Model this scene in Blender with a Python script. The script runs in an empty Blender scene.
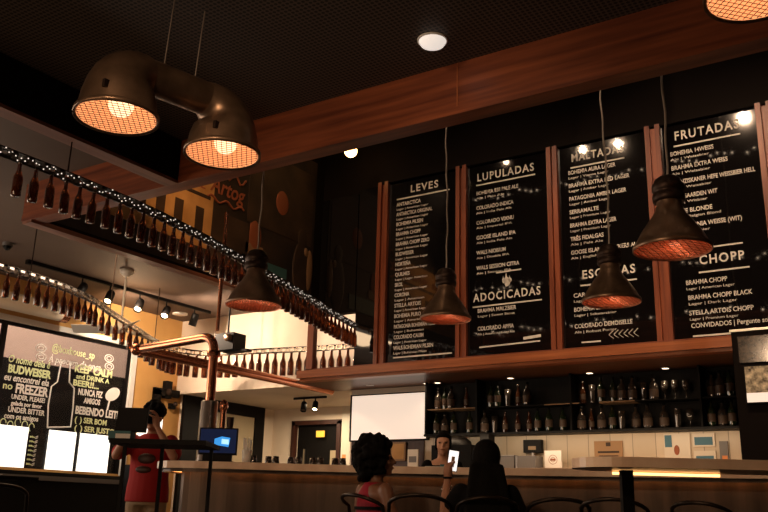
import bpy, math, random
from math import sin, cos, pi, atan2, radians as rad
from mathutils import Vector as V, Matrix, Euler
random.seed(7)
S = bpy.context.scene
COL = S.collection

# ------------------------------------------------------------------ camera / world / exposure
cam = bpy.data.cameras.new('camera'); camo = bpy.data.objects.new('camera', cam); COL.objects.link(camo)
cam.sensor_width = 36; cam.lens = 36*870/768; cam.clip_start = .05; cam.clip_end = 100
Xc = V((0.83886342, 0.54370731, 0.02627794)); Yc = -V((-0.13241041, 0.25063915, -0.95898253)); Zc = -V((-0.52799209, 0.80097589, 0.28224452))
M = Matrix((( Xc.x, Yc.x, Zc.x, 0), (Xc.y, Yc.y, Zc.y, 0), (Xc.z, Yc.z, Zc.z, .8), (0, 0, 0, 1)))
camo.matrix_world = M
S.camera = camo
S.view_settings.view_transform = 'Standard'; S.view_settings.look = 'None'
S.view_settings.gamma = 1; S.view_settings.use_curve_mapping = False
S.view_settings.exposure = 0.0
w = bpy.data.worlds.new('world'); S.world = w; w.use_nodes = True
w.node_tree.nodes['Background'].inputs[0].default_value = (.9, .8, .7, 1)
w.node_tree.nodes['Background'].inputs[1].default_value = .02

def light(name, kind, loc, power, color=(1, .75, .5), size=.1, target=None, spot=60, blend=.5, sy=None):
    l = bpy.data.lights.new(name, kind); o = bpy.data.objects.new(name, l); COL.objects.link(o)
    l.energy = power; l.color = color; o.location = loc
    if kind == 'AREA':
        l.size = size
        if sy: l.shape = 'RECTANGLE'; l.size_y = sy
    else: l.shadow_soft_size = size
    if kind == 'SPOT': l.spot_size = rad(spot); l.spot_blend = blend
    if target is not None:
        o.rotation_euler = (V(target)-V(loc)).to_track_quat('-Z', 'Y').to_euler()
    return o
WARM = (1, .62, .32); DAY = (1, .80, .62); AMB = (1, .5, .2)
# daylight through the facade beside the camera; warm fill added behind it
light('facade_daylight', 'AREA', (-9.4, 2.6, 1.9), 85, DAY, 4.2, (-4, 3.3, 2.6), sy=1.4)
light('rear_fill', 'AREA', (-4.2, -3.9, 1.3), 140, (1, .64, .38), 4.0, (-3.4, 2.0, 3.0), sy=2.0)  # added area fill; the wall behind it has no opening
light('counter_fill', 'SPOT', (-2.2, .6, 3.3), 190, (1, .66, .40), .15, (-2.9, 6.1, 1.2), 62, 1)  # added spot that brightens the marble edges, no fixture built for it
# spots on the ceiling tracks of the left room
for (x, y, tx, ty, tz, p) in ((-8.8, 7.06, -9.7, 8.9, 3.0, 190), (-8.8, 7.55, -8.0, 9.2, 2.8, 165), (-8.8, 8.02, -6.7, 9.2, 2.9, 115)):
    light('track_spot_beam', 'SPOT', (x+.1, y+.06, 3.22), p, (1, .74, .53), .04, (tx, ty, tz), 105, .8)
light('cavity_lamp', 'SPOT', (-7.0, 8.5, 3.35), 30, (1, .76, .58), .05, (-6.2, 9.2, 2.8), 110, .6)
light('left_room_lamp', 'AREA', (-7.6, 5.6, 3.44), 26, (1, .68, .40), 1.0, (-7.6, 5.8, 0))
light('ceiling_bounce_fill', 'SPOT', (-8.75, 7.3, 3.0), 36, (1, .68, .4), .05, (-7.9, 7.2, 3.5), 150, 1)  # added upward spot standing in for track light bounced to the ceiling
# spots high on the bulkhead wash the menu wall
for x, y, z, p in ((-6.3, 4.7, 6.1, 40), (-5.69, 4.5, 6.42, 45), (-4.37, 4.5, 6.36, 70), (-3.81, 4.5, 6.33, 130), (-1.98, 4.5, 6.35, 330), (-.5, 4.5, 6.35, 200)):
    light('menu_wash', 'SPOT', (x, y+.08, z-.02), p*1.35, (1, .67, .43), .04, (x+.05, 8.4, 3.0), 60, .9)
light('mural_spot', 'SPOT', (-5.5, 4.75, 4.3), 85, AMB, .04, (-6.5, 6.35, 4.0), 60, .9)
light('lettering_fill', 'SPOT', (-8.3, 6.6, 3.4), 90, (1, .82, .62), .06, (-9.7, 7.2, 2.1), 75, .9)  # added spot that brightens the pen lettering, not one of the track heads
light('back_room_lamp', 'AREA', (-8.3, 10.6, 2.3), 38, (1, .78, .52), .8, (-8.3, 10.6, 0))
light('bar_working_light', 'AREA', (-3.4, 8.75, 1.62), 6, (1, .74, .48), 3.2, (-3.4, 9.2, 1.3), sy=.05)

# ------------------------------------------------------------------ materials
def mat(name, col, rough=.5, metal=0, emit=None, es=0, spec=.5, trans=0, alpha=1, coat=0, bump=None, var=None, ior=1.45):
    m = bpy.data.materials.new(name); m.use_nodes = True
    nt = m.node_tree; b = nt.nodes['Principled BSDF']
    b.inputs['Base Color'].default_value = (*col, 1); b.inputs['Roughness'].default_value = rough
    b.inputs['Metallic'].default_value = metal; b.inputs['Specular IOR Level'].default_value = spec
    b.inputs['Transmission Weight'].default_value = trans; b.inputs['Alpha'].default_value = alpha
    b.inputs['Coat Weight'].default_value = coat; b.inputs['IOR'].default_value = ior
    if emit: b.inputs['Emission Color'].default_value = (*emit, 1); b.inputs['Emission Strength'].default_value = es
    if var or bump:
        tc = nt.nodes.new('ShaderNodeTexCoord'); mp = nt.nodes.new('ShaderNodeMapping'); nt.links.new(tc.outputs['Object'], mp.inputs[0])
        nz = nt.nodes.new('ShaderNodeTexNoise'); nt.links.new(mp.outputs[0], nz.inputs['Vector'])
        sc = (var or bump)[0]
        mp.inputs['Scale'].default_value = sc if isinstance(sc, tuple) else (sc,)*3
        nz.inputs['Scale'].default_value = 1; nz.inputs['Detail'].default_value = 6
        if var:
            cr = nt.nodes.new('ShaderNodeValToRGB'); nt.links.new(nz.outputs['Fac'], cr.inputs[0])
            cr.color_ramp.elements[0].position = .3; cr.color_ramp.elements[1].position = .7
            cr.color_ramp.elements[0].color = (*var[1], 1); cr.color_ramp.elements[1].color = (*var[2], 1)
            nt.links.new(cr.outputs[0], b.inputs['Base Color'])
            if emit: nt.links.new(cr.outputs[0], b.inputs['Emission Color'])
        if bump:
            bp = nt.nodes.new('ShaderNodeBump'); bp.inputs['Strength'].default_value = bump[1]; bp.inputs['Distance'].default_value = .01
            nt.links.new(nz.outputs['Fac'], bp.inputs['Height']); nt.links.new(bp.outputs[0], b.inputs['Normal'])
    return m
WOODX = mat('timber_along_x', (.2, .06, .02), .42, var=((1.2, 14, 22), (.12, .026, .010), (.34, .092, .034)), bump=((1.2, 14, 22), .12))
WOODY = mat('timber_along_y', (.2, .06, .02), .45, var=((14, 1.2, 22), (.16, .06, .035), (.34, .14, .085)))
WOODZ = mat('timber_along_z', (.2, .06, .02), .38, var=((22, 22, 1.3), (.15, .032, .012), (.36, .095, .036)))
LEDGE = mat('ledge_timber', (.3, .1, .03), .33, var=((1.0, 18, 24), (.28, .075, .022), (.52, .17, .06)))
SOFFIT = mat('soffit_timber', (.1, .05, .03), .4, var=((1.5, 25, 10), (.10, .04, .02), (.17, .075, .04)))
DARKWALL = mat('dark_void_paint', (.0075, .0045, .0035), .8, spec=.15)
DARKWOOD = mat('dark_stained_timber', (.03, .01, .006), .45, var=((12, 12, 1.2), (.025, .008, .005), (.06, .018, .01)))
FLOORM = mat('dark_floor', (.05, .04, .035), .4, var=(3, (.04, .03, .027), (.07, .055, .045)))
PAINTC = mat('brown_ceiling_paint', (.20, .145, .11), .75, var=(.9, (.092, .056, .038), (.125, .08, .055)))
CREAM = mat('cream_plaster', (.72, .60, .48), .8, var=(1.3, (.66, .54, .42), (.76, .64, .51)))
OCHRE = mat('ochre_plaster', (.62, .34, .10), .8, var=(1.6, (.54, .28, .08), (.68, .39, .13)))
OUTM = mat('outside_wall_paint', (.60, .42, .33), .9)
BLACK = mat('black_paint', (.004, .003, .0025), .55, spec=.18)
BLACKG = mat('glossy_black_panel', (.006, .005, .005), .045, spec=1.0, coat=.8)
CHALK = mat('white_lettering', (.86, .80, .72), .6)
CHALKG = mat('yellow_green_lettering', (.80, .86, .48), .6)
CHALKW = mat('backlit_white_lettering', (.9, .85, .8), .6)
BRONZE = mat('aged_bronze', (.2, .13, .08), .36, .75, var=(9, (.17, .105, .066), (.31, .195, .125)))
CAP = mat('dark_lamp_cap', (.05, .03, .022), .45, .7)
COPPER = mat('copper', (.72, .30, .17), .26, 1)
COPPERIN = mat('copper_reflector', (.70, .30, .19), .35, .9, var=(40, (.55, .22, .13), (.85, .40, .26)))
STEEL = mat('brushed_steel', (.62, .58, .54), .28, 1)
SILVER = mat('polished_clip', (.75, .70, .64), .18, 1)
CLIPM = mat('clip_metal', (.10, .08, .065), .4, 1)
AMBER = mat('amber_glass', (.16, .035, .008), .08, trans=.55, coat=.6, spec=.7)
GREENG = mat('dark_green_glass', (.012, .02, .008), .06, coat=1, spec=.8)
BROWNG = mat('dark_brown_glass', (.05, .016, .006), .07, coat=1, spec=.8)
CLEARG = mat('pale_glass', (.07, .055, .045), .04, coat=1, spec=1, metal=.5)
PAPER = mat('bottle_label_paper', (.07, .04, .024), .5)
CORD = mat('twisted_cord', (.33, .27, .22), .6)
WHITE = mat('white_plastic', (.8, .77, .72), .45)
WHITEG = mat('white_tile', (.66, .58, .47), .35)
FANW = mat('fan_white', (.72, .66, .58), .4)
MARBLE = mat('marble', (.6, .47, .38), .3, var=(7, (.74, .49, .33), (.95, .72, .52)))
PANEL = mat('counter_front_metal', (.11, .075, .055), .4, .55, var=((9, 9, .8), (.045, .032, .024), (.11, .078, .06)))
GREYT = mat('grey_ledge', (.16, .15, .145), .5)
HOT = mat('lamp_glass', (1, .6, .35), .5, emit=(1, .38, .15), es=.75)
HOTB = mat('hot_bulb', (1, .6, .3), .4, emit=(1, .62, .34), es=2.2)
TRACKB = mat('track_bulb', (1, .6, .3), .4, emit=(1, .72, .40), es=22)
PENB = mat('pendant_bulb', (1, .6, .3), .4, emit=(1, .66, .45), es=14)
DOWN = mat('downlight_glow', (1, .8, .6), .4, emit=(1, .74, .48), es=5)
LEDB = mat('bright_led', (1, .6, .3), .4, emit=(1, .50, .16), es=3.5)
LED = mat('warm_led', (1, .6, .3), .4, emit=(1, .36, .09), es=3.6)
FAIRY = mat('tiny_light_bead', (.8, .7, .6), .2, .6, emit=(1, .85, .7), es=.8)
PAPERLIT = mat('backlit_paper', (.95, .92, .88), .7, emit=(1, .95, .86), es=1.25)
TVWHITE = mat('white_screen', (.8, .7, .6), .5, emit=(1, .80, .65), es=.74)
SCREEN = mat('monitor_navy', (.005, .008, .02), .2, emit=(.015, .03, .10), es=.3)
SCREENB = mat('monitor_blue', (.02, .2, .6), .3, emit=(.05, .38, .95), es=.8)
SCREENW = mat('monitor_highlight', (.5, .8, 1), .3, emit=(.45, .85, 1), es=1.0)
PHONEW = mat('phone_screen', (.9, .9, .95), .3, emit=(1, .93, .88), es=1.1)
HAIR = mat('black_hair', (.004, .003, .0025), .8, spec=.12, bump=(60, .6))
SKIND = mat('deep_brown_skin', (.20, .085, .045), .5)
SKIN = mat('tan_skin', (.42, .20, .12), .5)
SKINL = mat('warm_light_skin', (.55, .28, .17), .5)
REDC = mat('red_cloth', (.29, .004, .020), .8)
REDM = mat('bright_red_cloth', (.34, .008, .008), .8)
BLKC = mat('black_cloth', (.006, .005, .005), .9, spec=.15)
BEIGE = mat('beige_cloth', (.32, .22, .13), .8)
TEAL = mat('teal_paint', (.05, .16, .18), .6)
KRAFT = mat('kraft_board', (.34, .20, .10), .7)
BLUEP = mat('blue_print', (.06, .16, .22), .6)
SEPIA = mat('sepia_print', (.55, .30, .10), .7, var=(4, (.42, .22, .07), (.62, .36, .14)))
SEPIAD = mat('dark_sepia_print', (.045, .024, .014), .7, var=(3, (.025, .015, .01), (.07, .04, .024)))
RUST = mat('rust_print', (.30, .09, .04), .7)
TAN = mat('tan_print', (.30, .18, .10), .7)
MURALBG = mat('mural_dark_print', (.02, .015, .012), .7, var=(2.2, (.010, .008, .007), (.05, .03, .02)))
GLASSP = mat('glazed_pane_tint', (.2, .16, .1), .15)
BEIGEP = mat('frosted_pane', (.38, .30, .19), .3)
HOPS = mat('hop_print', (.3, .22, .1), .6, emit=(.8, .65, .4), es=.5, var=(26, (.02, .01, .005), (.55, .38, .2)))
YELLOW = mat('yellow_sign', (.8, .45, .06), .5, emit=(1, .5, .06), es=.5)
ORANGE = mat('orange_print', (.7, .25, .08), .6)

def mesh_ceiling():
    m = mat('perforated_black_ceiling', (.05, .04, .034), .6)
    nt = m.node_tree; b = nt.nodes['Principled BSDF']
    tc = nt.nodes.new('ShaderNodeTexCoord'); vo = nt.nodes.new('ShaderNodeTexVoronoi'); vo.inputs['Scale'].default_value = 34
    vo.inputs['Randomness'].default_value = 0
    nt.links.new(tc.outputs['Object'], vo.inputs['Vector'])
    cr = nt.nodes.new('ShaderNodeValToRGB'); nt.links.new(vo.outputs['Distance'], cr.inputs[0])
    cr.color_ramp.elements[0].position = .30; cr.color_ramp.elements[1].position = .42
    cr.color_ramp.elements[0].color = (.012, .010, .009, 1); cr.color_ramp.elements[1].color = (.115, .085, .068, 1)
    nt.links.new(cr.outputs[0], b.inputs['Base Color'])
    return m
MESHC = mesh_ceiling()
def tiles():
    m = mat('white_wall_tile', (.6, .52, .42), .35)
    nt = m.node_tree; b = nt.nodes['Principled BSDF']
    tc = nt.nodes.new('ShaderNodeTexCoord'); mp = nt.nodes.new('ShaderNodeMapping'); nt.links.new(tc.outputs['Object'], mp.inputs[0])
    mp.inputs['Rotation'].default_value = (pi/2, 0, 0)
    br = nt.nodes.new('ShaderNodeTexBrick'); nt.links.new(mp.outputs[0], br.inputs['Vector'])
    br.inputs['Scale'].default_value = 1; br.offset = 0; br.inputs['Brick Width'].default_value = .24; br.inputs['Row Height'].default_value = .42
    br.inputs['Mortar Size'].default_value = .004
    br.inputs['Color1'].default_value = (.60, .49, .36, 1); br.inputs['Color2'].default_value = (.53, .43, .31, 1); br.inputs['Mortar'].default_value = (.25, .2, .15, 1)
    nt.links.new(br.outputs[0], b.inputs['Base Color'])
    return m
TILE = tiles()
def pane_mat():
    m = bpy.data.materials.new('dark_glazing'); m.use_nodes = True; nt = m.node_tree
    b = nt.nodes['Principled BSDF']; out = nt.nodes['Material Output']
    b.inputs['Base Color'].default_value = (.01, .009, .008, 1); b.inputs['Roughness'].default_value = .06; b.inputs['Specular IOR Level'].default_value = .6
    t = nt.nodes.new('ShaderNodeBsdfTransparent'); t.inputs[0].default_value = (.9, .87, .84, 1)
    mx = nt.nodes.new('ShaderNodeMixShader'); mx.inputs[0].default_value = .72
    nt.links.new(b.outputs[0], mx.inputs[1]); nt.links.new(t.outputs[0], mx.inputs[2]); nt.links.new(mx.outputs[0], out.inputs[0])
    return m
PANE = pane_mat()

# ------------------------------------------------------------------ mesh builder
class MB:
    def __init__(s): s.v = []; s.f = []; s.sm = []; s.mi = []; s.cur = 0
    def add(s, vs, fs, smooth=False):
        n = len(s.v); s.v += [tuple(p) for p in vs]
        for f in fs: s.f.append([i+n for i in f]); s.sm.append(smooth); s.mi.append(s.cur)
        return s
    def box(s, x0, x1, y0, y1, z0, z1, mtx=None):
        vs = [V((x, y, z)) for z in (z0, z1) for y in (y0, y1) for x in (x0, x1)]
        if mtx is not None: vs = [mtx @ v for v in vs]
        return s.add(vs, [[0, 2, 3, 1], [4, 5, 7, 6], [0, 1, 5, 4], [2, 6, 7, 3], [0, 4, 6, 2], [1, 3, 7, 5]])
    def bar(s, a, b, wd, ht, up=(0, 0, 1)):
        a, b = V(a), V(b); d = (b-a); L = d.length; d.normalize(); u = V(up); r = d.cross(u).normalized(); u = r.cross(d)
        m = Matrix(((r.x, d.x, u.x, a.x), (r.y, d.y, u.y, a.y), (r.z, d.z, u.z, a.z), (0, 0, 0, 1)))
        return s.box(-wd/2, wd/2, 0, L, -ht/2, ht/2, m)
    def tube(s, pts, r, n=10, closed=False, cap=True):
        pts = [V(p) for p in pts]; N = len(pts); rs = r if isinstance(r, (list, tuple)) else [r]*N
        rings = []; prev = None
        for i, p in enumerate(pts):
            if closed: t = pts[(i+1) % N]-pts[i-1]
            else: t = pts[min(i+1, N-1)]-pts[max(i-1, 0)]
            t.normalize()
            if prev is None:
                a = V((0, 0, 1)) if abs(t.z) < .9 else V((1, 0, 0)); u = t.cross(a).normalized()
            else:
                u = prev-t*prev.dot(t)
                u = u.normalized() if u.length > 1e-6 else t.orthogonal().normalized()
            prev = u; w_ = t.cross(u)
            rings.append([p+(u*cos(2*pi*k/n)+w_*sin(2*pi*k/n))*rs[i] for k in range(n)])
        vs = [q for rg in rings for q in rg]; fs = []
        for i in range(N if closed else N-1):
            j = (i+1) % N
            for k in range(n): fs.append([i*n+k, i*n+(k+1) % n, j*n+(k+1) % n, j*n+k])
        s.add(vs, fs, True)
        if cap and not closed:
            s.add(rings[0], [list(range(n))[::-1]]); s.add(rings[-1], [list(range(n))])
        return s
    def lathe(s, prof, n=24, c=(0, 0, 0), mtx=None, smooth=True):
        c = V(c); vs = []; fs = []
        for (r, z) in prof:
            for k in range(n): vs.append(V((r*cos(2*pi*k/n), r*sin(2*pi*k/n), z)))
        if mtx is not None: vs = [mtx @ v for v in vs]
        vs = [v+c for v in vs]
        for i in range(len(prof)-1):
            for k in range(n): fs.append([i*n+k, i*n+(k+1) % n, (i+1)*n+(k+1) % n, (i+1)*n+k])
        return s.add(vs, fs, smooth)
    def ball(s, c, r, n=14, m=9, rot=None):
        c = V(c); r = V(r) if not isinstance(r, (int, float)) else V((r, r, r)); vs = []; fs = []
        for i in range(m+1):
            th = pi*i/m
            for k in range(n):
                p = V((max(sin(th), 1e-3)*cos(2*pi*k/n)*r.x, max(sin(th), 1e-3)*sin(2*pi*k/n)*r.y, -cos(th)*r.z))
                if rot is not None: p = rot @ p
                vs.append(c+p)
        for i in range(m):
            for k in range(n): fs.append([i*n+k, i*n+(k+1) % n, (i+1)*n+(k+1) % n, (i+1)*n+k])
        s.add(vs, fs, True)
        s.add(vs[:n], [list(range(n))[::-1]]); return s.add(vs[-n:], [list(range(n))])
    def prism(s, poly, z0, z1):
        n = len(poly); vs = [(x, y, z0) for x, y in poly]+[(x, y, z1) for x, y in poly]
        return s.add(vs, [list(range(n))[::-1], list(range(n, 2*n))]+[[i, (i+1) % n, n+(i+1) % n, n+i] for i in range(n)])
    def loft(s, secs, n=20):      # (x, y, z, rx, ry)
        rings = [[V((x+rx*cos(2*pi*k/n), y+ry*sin(2*pi*k/n), z)) for k in range(n)] for x, y, z, rx, ry in secs]
        vs = [q for r_ in rings for q in r_]; fs = []
        for i in range(len(rings)-1):
            for k in range(n): fs.append([i*n+k, i*n+(k+1) % n, (i+1)*n+(k+1) % n, (i+1)*n+k])
        s.add(vs, fs, True); s.add(rings[0], [list(range(n))[::-1]]); return s.add(rings[-1], [list(range(n))])
    def limb(s, pts, rs, n=12):
        pts = [V(p) for p in pts]; s.tube(pts, rs, n)
        for p, r in zip(pts, rs): s.ball(p, r, 10, 6)
        return s
    def build(s, name, m, parent=None, loc=(0, 0, 0), rz=0):
        me = bpy.data.meshes.new(name); me.from_pydata([tuple(v) for v in s.v], [], s.f)
        for p, sm, mi in zip(me.polygons, s.sm, s.mi): p.use_smooth = sm; p.material_index = mi
        for mm in (m if isinstance(m, (list, tuple)) else [m]): me.materials.append(mm)
        me.update()
        o = bpy.data.objects.new(name, me); COL.objects.link(o); o.location = loc; o.rotation_euler = (0, 0, rz)
        if parent is not None: o.parent = parent
        return o
def tag(o, label, cat, group=None, kind=None):
    if label: o['label'] = label
    if cat: o['category'] = cat
    if group: o['group'] = group
    if kind: o['kind'] = kind
    return o
def thing(name, label, cat, loc=(0, 0, 0), rz=0, group=None):
    o = bpy.data.objects.new(name, None); COL.objects.link(o); o.empty_display_size = .1
    o.location = loc; o.rotation_euler = (0, 0, rz); return tag(o, label, cat, group)
def struct(name, mb, m, parent=None):
    o = mb.build(name, m, parent)
    if parent is None: o['kind'] = 'structure'
    return o
def dup(root, loc, rz=0, label=None, group=None, scale=None):
    r = root.copy(); COL.objects.link(r); r.location = loc; r.rotation_euler = (0, 0, rz)
    if scale: r.scale = scale
    if label: r['label'] = label
    if group: r['group'] = group
    for ch in list(root.children):
        c = ch.copy(); COL.objects.link(c); c.parent = r
        for g in list(ch.children):
            d = g.copy(); COL.objects.link(d); d.parent = c
    return r
ONES = ['', 'first', 'second', 'third', 'fourth', 'fifth', 'sixth', 'seventh', 'eighth', 'ninth', 'tenth', 'eleventh', 'twelfth', 'thirteenth', 'fourteenth', 'fifteenth', 'sixteenth', 'seventeenth', 'eighteenth', 'nineteenth']
TENS = {2: ('twenty', 'twentieth'), 3: ('thirty', 'thirtieth'), 4: ('forty', 'fortieth'), 5: ('fifty', 'fiftieth'), 6: ('sixty', 'sixtieth'), 7: ('seventy', 'seventieth'), 8: ('eighty', 'eightieth'), 9: ('ninety', 'ninetieth')}
def ordw(n):
    if n < 20: return ONES[n]
    return TENS[n//10][1] if n % 10 == 0 else TENS[n//10][0]+'-'+ONES[n % 10]

# text -> raw mesh data in a local plane (x right, y up)
def text_data(txt, size, bold=0, spacing=1.0, align='LEFT', shear=0):
    cu = bpy.data.curves.new('t', 'FONT'); cu.body = txt; cu.size = size; cu.extrude = .0015; cu.offset = bold; cu.space_character = spacing; cu.align_x = align; cu.shear = shear
    cu.resolution_u = 3
    o = bpy.data.objects.new('t', cu); COL.objects.link(o)
    dg = bpy.context.evaluated_depsgraph_get(); me = bpy.data.meshes.new_from_object(o.evaluated_get(dg))
    vs = [v.co.copy() for v in me.vertices]; fs = [list(p.vertices) for p in me.polygons]
    bpy.data.objects.remove(o); bpy.data.curves.remove(cu); bpy.data.meshes.remove(me)
    return vs, fs
def write(mb, txt, at, ex, ey, size, bold=0, spacing=1.0, align='LEFT', fit=None, shear=0):
    vs, fs = text_data(txt, size, bold, spacing, align, shear); ex, ey, at = V(ex), V(ey), V(at); nrm = ex.cross(ey)
    if not vs: return
    k = 1
    if fit:
        wd = max(v.x for v in vs)-min(v.x for v in vs); k = fit/wd
    mb.add([at+ex*v.x*k+ey*v.y+nrm*v.z for v in vs], fs)

# ------------------------------------------------------------------ the shell
XL, YB, YBAR = -9.7, 8.4, 9.2
struct('floor', MB().box(-10, 4, -4, 12, -.1, 0), FLOORM)
struct('ceiling', MB().box(-4.72, 4, -4, 4.3, 3.5, 3.6), MESHC)
b = MB(); b.box(-9.8, -4.84, -4, 4.3, 3.5, 3.6); b.box(-9.8, -6.63, 4.3, 9.2, 3.5, 3.6)
struct('ceiling_left', b, PAINTC)
struct('ceiling_void', MB().box(-6.63, 4, 4.3, 9.3, 6.8, 6.9), DARKWALL)
struct('ceiling_back_room', MB().box(-9.7, -6.5, 9.3, 11.5, 2.40, 2.48), CREAM)
# timber beam facing the camera, its thin bottom rail, butt joint lines
b = MB(); b.box(-6.635, 4, 4.295, 4.42, 3.2, 3.56)
beam = struct('trim_1', b, WOODX)
b = MB(); b.box(-6.635, 4, 4.29, 4.43, 3.15, 3.2); struct('bottom_rail', b, WOODX, beam)
b = MB()
for x in (-4.3, -2.325, -.35, 1.6): b.box(x, x+.006, 4.292, 4.297, 3.2, 3.5)
struct('joint_line', b, LEDGE, beam)
b2 = struct('trim_2', MB().box(-4.84, -4.72, -4, 4.292, 3.17, 3.6), DARKWALL)
struct('bottom_rail', MB().box(-4.845, -4.715, -4, 4.29, 3.145, 3.17), WOODY, b2)
struct('wall_bulkhead', MB().box(-6.51, 4, 4.31, 4.41, 3.56, 6.8), DARKWALL)
struct('wall_mural', MB().box(-6.63, -6.51, 4.3, 8.42, 3.15, 6.8), DARKWALL)
struct('trim_3', MB().box(-6.63, -6.505, 4.3, 8.4, 3.13, 3.17), WOODY)
# menu wall with a low opening at its left end
b = MB(); b.box(-6.51, 4, YB+.02, YB+.12, 3.12, 6.8); b.box(-5.93, 4, YB+.02, YB+.12, 2.42, 3.12)
struct('wall_menu', b, DARKWALL)
struct('wall_bar_back', MB().box(-6.5, 4, YBAR, YBAR+.1, 0, 3.5), CREAM)
struct('wall_left_room_back', MB().box(-9.8, -6.5, YBAR, YBAR+.1, 2.40, 3.5), CREAM)
struct('wall_right', MB().box(4, 4.1, -4, 9.3, 0, 6.9), DARKWALL)
struct('wall_front', MB().box(-9.8, 4, -4.1, -4, 0, 3.6), DARKWALL)
b = MB(); b.box(XL-.1, XL, -4, 9.3, 0, 1.2); b.box(XL-.1, XL, -4, 9.3, 3.0, 3.5); b.box(XL-.1, XL, 8.36, 9.3, 1.2, 3.0); b.box(XL-.1, XL, -4, 1.0, 1.2, 3.0); b.box(XL-.1, XL, 5.4, 5.7, 1.2, 3.0)
struct('wall_left', b, OCHRE)
struct('baseboard_left', MB().box(XL, XL+.03, -3.9, 8.7, 0, 1.17), BLACK)
b = MB(); b.box(-9.8, -6.5, 11.4, 11.5, 2.17, 2.5); b.box(-9.8, -9.16, 11.4, 11.5, 0, 2.17); b.box(-8.28, -6.5, 11.4, 11.5, 0, 2.17)
struct('wall_back_room_end', b, CREAM)
struct('wall_back_room_left', MB().box(-9.75, -9.65, 9.3, 11.4, 0, 2.4), CREAM)
struct('wall_back_room_right', MB().box(-6.52, -6.45, 9.3, 11.4, 0, 2.4), CREAM)
# outside seen through the dark glazing
b = MB(); b.box(-12.4, -12.3, -2, 16, 2.95, 6); o = struct('wall_outside', b, OUTM)
struct('trim_4', MB().box(-12.35, -12.25, -2, 16, -.2, 2.95), BLACK)
light('street_daylight', 'AREA', (-10.6, 8, 5.2), 420, (1, .9, .82), 4, (-12.3, 8.5, 3.6))

# ledge and soffit over the back bar
lg = struct('trim_5', MB().box(-6.68, -1.62, 8.27, YB+.03, 2.33, 2.42), LEDGE)
struct('ledge_moulding', MB().box(-6.66, -1.62, 8.31, YB+.03, 2.295, 2.33), LEDGE, lg)
struct('ledge_bead', MB().box(-6.5, -1.62, 8.33, YB+.02, 2.42, 2.445), WOODX, lg)
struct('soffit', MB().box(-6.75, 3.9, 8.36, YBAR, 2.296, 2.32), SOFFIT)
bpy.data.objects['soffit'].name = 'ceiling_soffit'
# mullions between the boards
for n, (x0, x1) in enumerate(((-5.62, -5.475), (-4.535, -4.40), (-3.41, -3.29), (-2.325, -2.17), (-1.25, -1.1))):
    b = MB(); b.box(x0, x0+.05, YB-.05, YB+.02, 2.44, 4.70); b.box(x1-.05, x1, YB-.05, YB+.02, 2.44, 4.70); b.box(x0+.05, x1-.05, YB-.015, YB+.02, 2.44, 4.70)
    struct('trim_%d' % (6+n), b, WOODZ)
struct('trim_12', MB().box(-5.62, 3.9, YB-.04, YB+.02, 4.68, 4.76), DARKWALL)

# windows on the facade
w1 = thing('window_1', None, None, (0, 0, 0)); 
w1['kind'] = 'structure'
MB().box(XL-.06, XL-.045, 5.72, 8.28, 1.2, 2.95).build('pane', PANE, w1)
b = MB(); b.box(XL-.05, XL, 5.7, 8.28, 2.91, 2.95); b.box(XL-.05, XL, 6.25, 6.31, 1.2, 2.91); b.box(XL-.05, XL, 8.255, 8.28, 1.2, 2.91)
b.build('black_sash', BLACK, w1)
b = MB(); b.box(XL-.05, XL+.04, 5.7, 8.36, 2.95, 3.02); b.box(XL-.05, XL+.04, 8.28, 8.36, 1.18, 2.95)
b.build('white_frame', WHITE, w1)
# white and green chalk-pen writing on the glass
EXW, EYW = (0, 1, 0), (0, 0, 1); xw = XL-.035
tw, tg = MB(), MB()
def wl(mb, y, z, t, s, fit=None, bold=.002, shear=0):
    q = MB(); write(q, t, (xw, y, z), EXW, EYW, s, bold, 1, 'LEFT', fit, shear); q.build('white_lettering' if mb is tw else 'green_lettering', CHALKW if mb is tw else CHALKG, w1)
wl(tg, 7.0, 2.69, '@boxhouse_sp', .14, .68)
wl(tw, 6.97, 2.55, 'À procura da onça', .12, .84, shear=.2)
wl(tg, 6.40, 2.46, 'O nome dela é', .13, .60, shear=.2)
wl(tg, 6.42, 2.335, 'BUDWEISER', .135, .62, .006)
wl(tw, 6.38, 2.235, 'eu encontrei ela', .12, .64, shear=.2)
wl(tg, 6.38, 2.13, 'no', .12, .13)
wl(tw, 6.56, 2.10, 'FREEZER', .16, .47, .006)
wl(tw, 6.52, 2.02, 'UNDER, PLEASE!', .08, .48)
wl(tw, 6.53, 1.945, 'gelada por favor', .075, .44)
wl(tw, 6.50, 1.86, 'UNDER BITTER', .09, .52)
wl(tw, 6.46, 1.78, 'com os amigos', .09, .48)
wl(tg, 7.39, 2.48, 'KEEP CALM', .14, .62, .005)
wl(tg, 7.43, 2.395, 'and DRINK A', .09, .55)
wl(tg, 7.39, 2.30, 'BEER!!...', .11, .42, .004)
wl(tw, 7.49, 2.19, 'NUNCA FIZ', .115, .40, .004)
wl(tw, 7.60, 2.09, 'AMIGOS', .10, .27, .004)
wl(tw, 7.48, 1.94, 'BEBENDO LEITE', .14, .74, .005)
wl(tg, 7.49, 1.83, '(  ) SER BOM', .10, .52, .003)
wl(tg, 7.50, 1.72, '(  ) SER JUSTO', .10, .66, .003)
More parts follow.
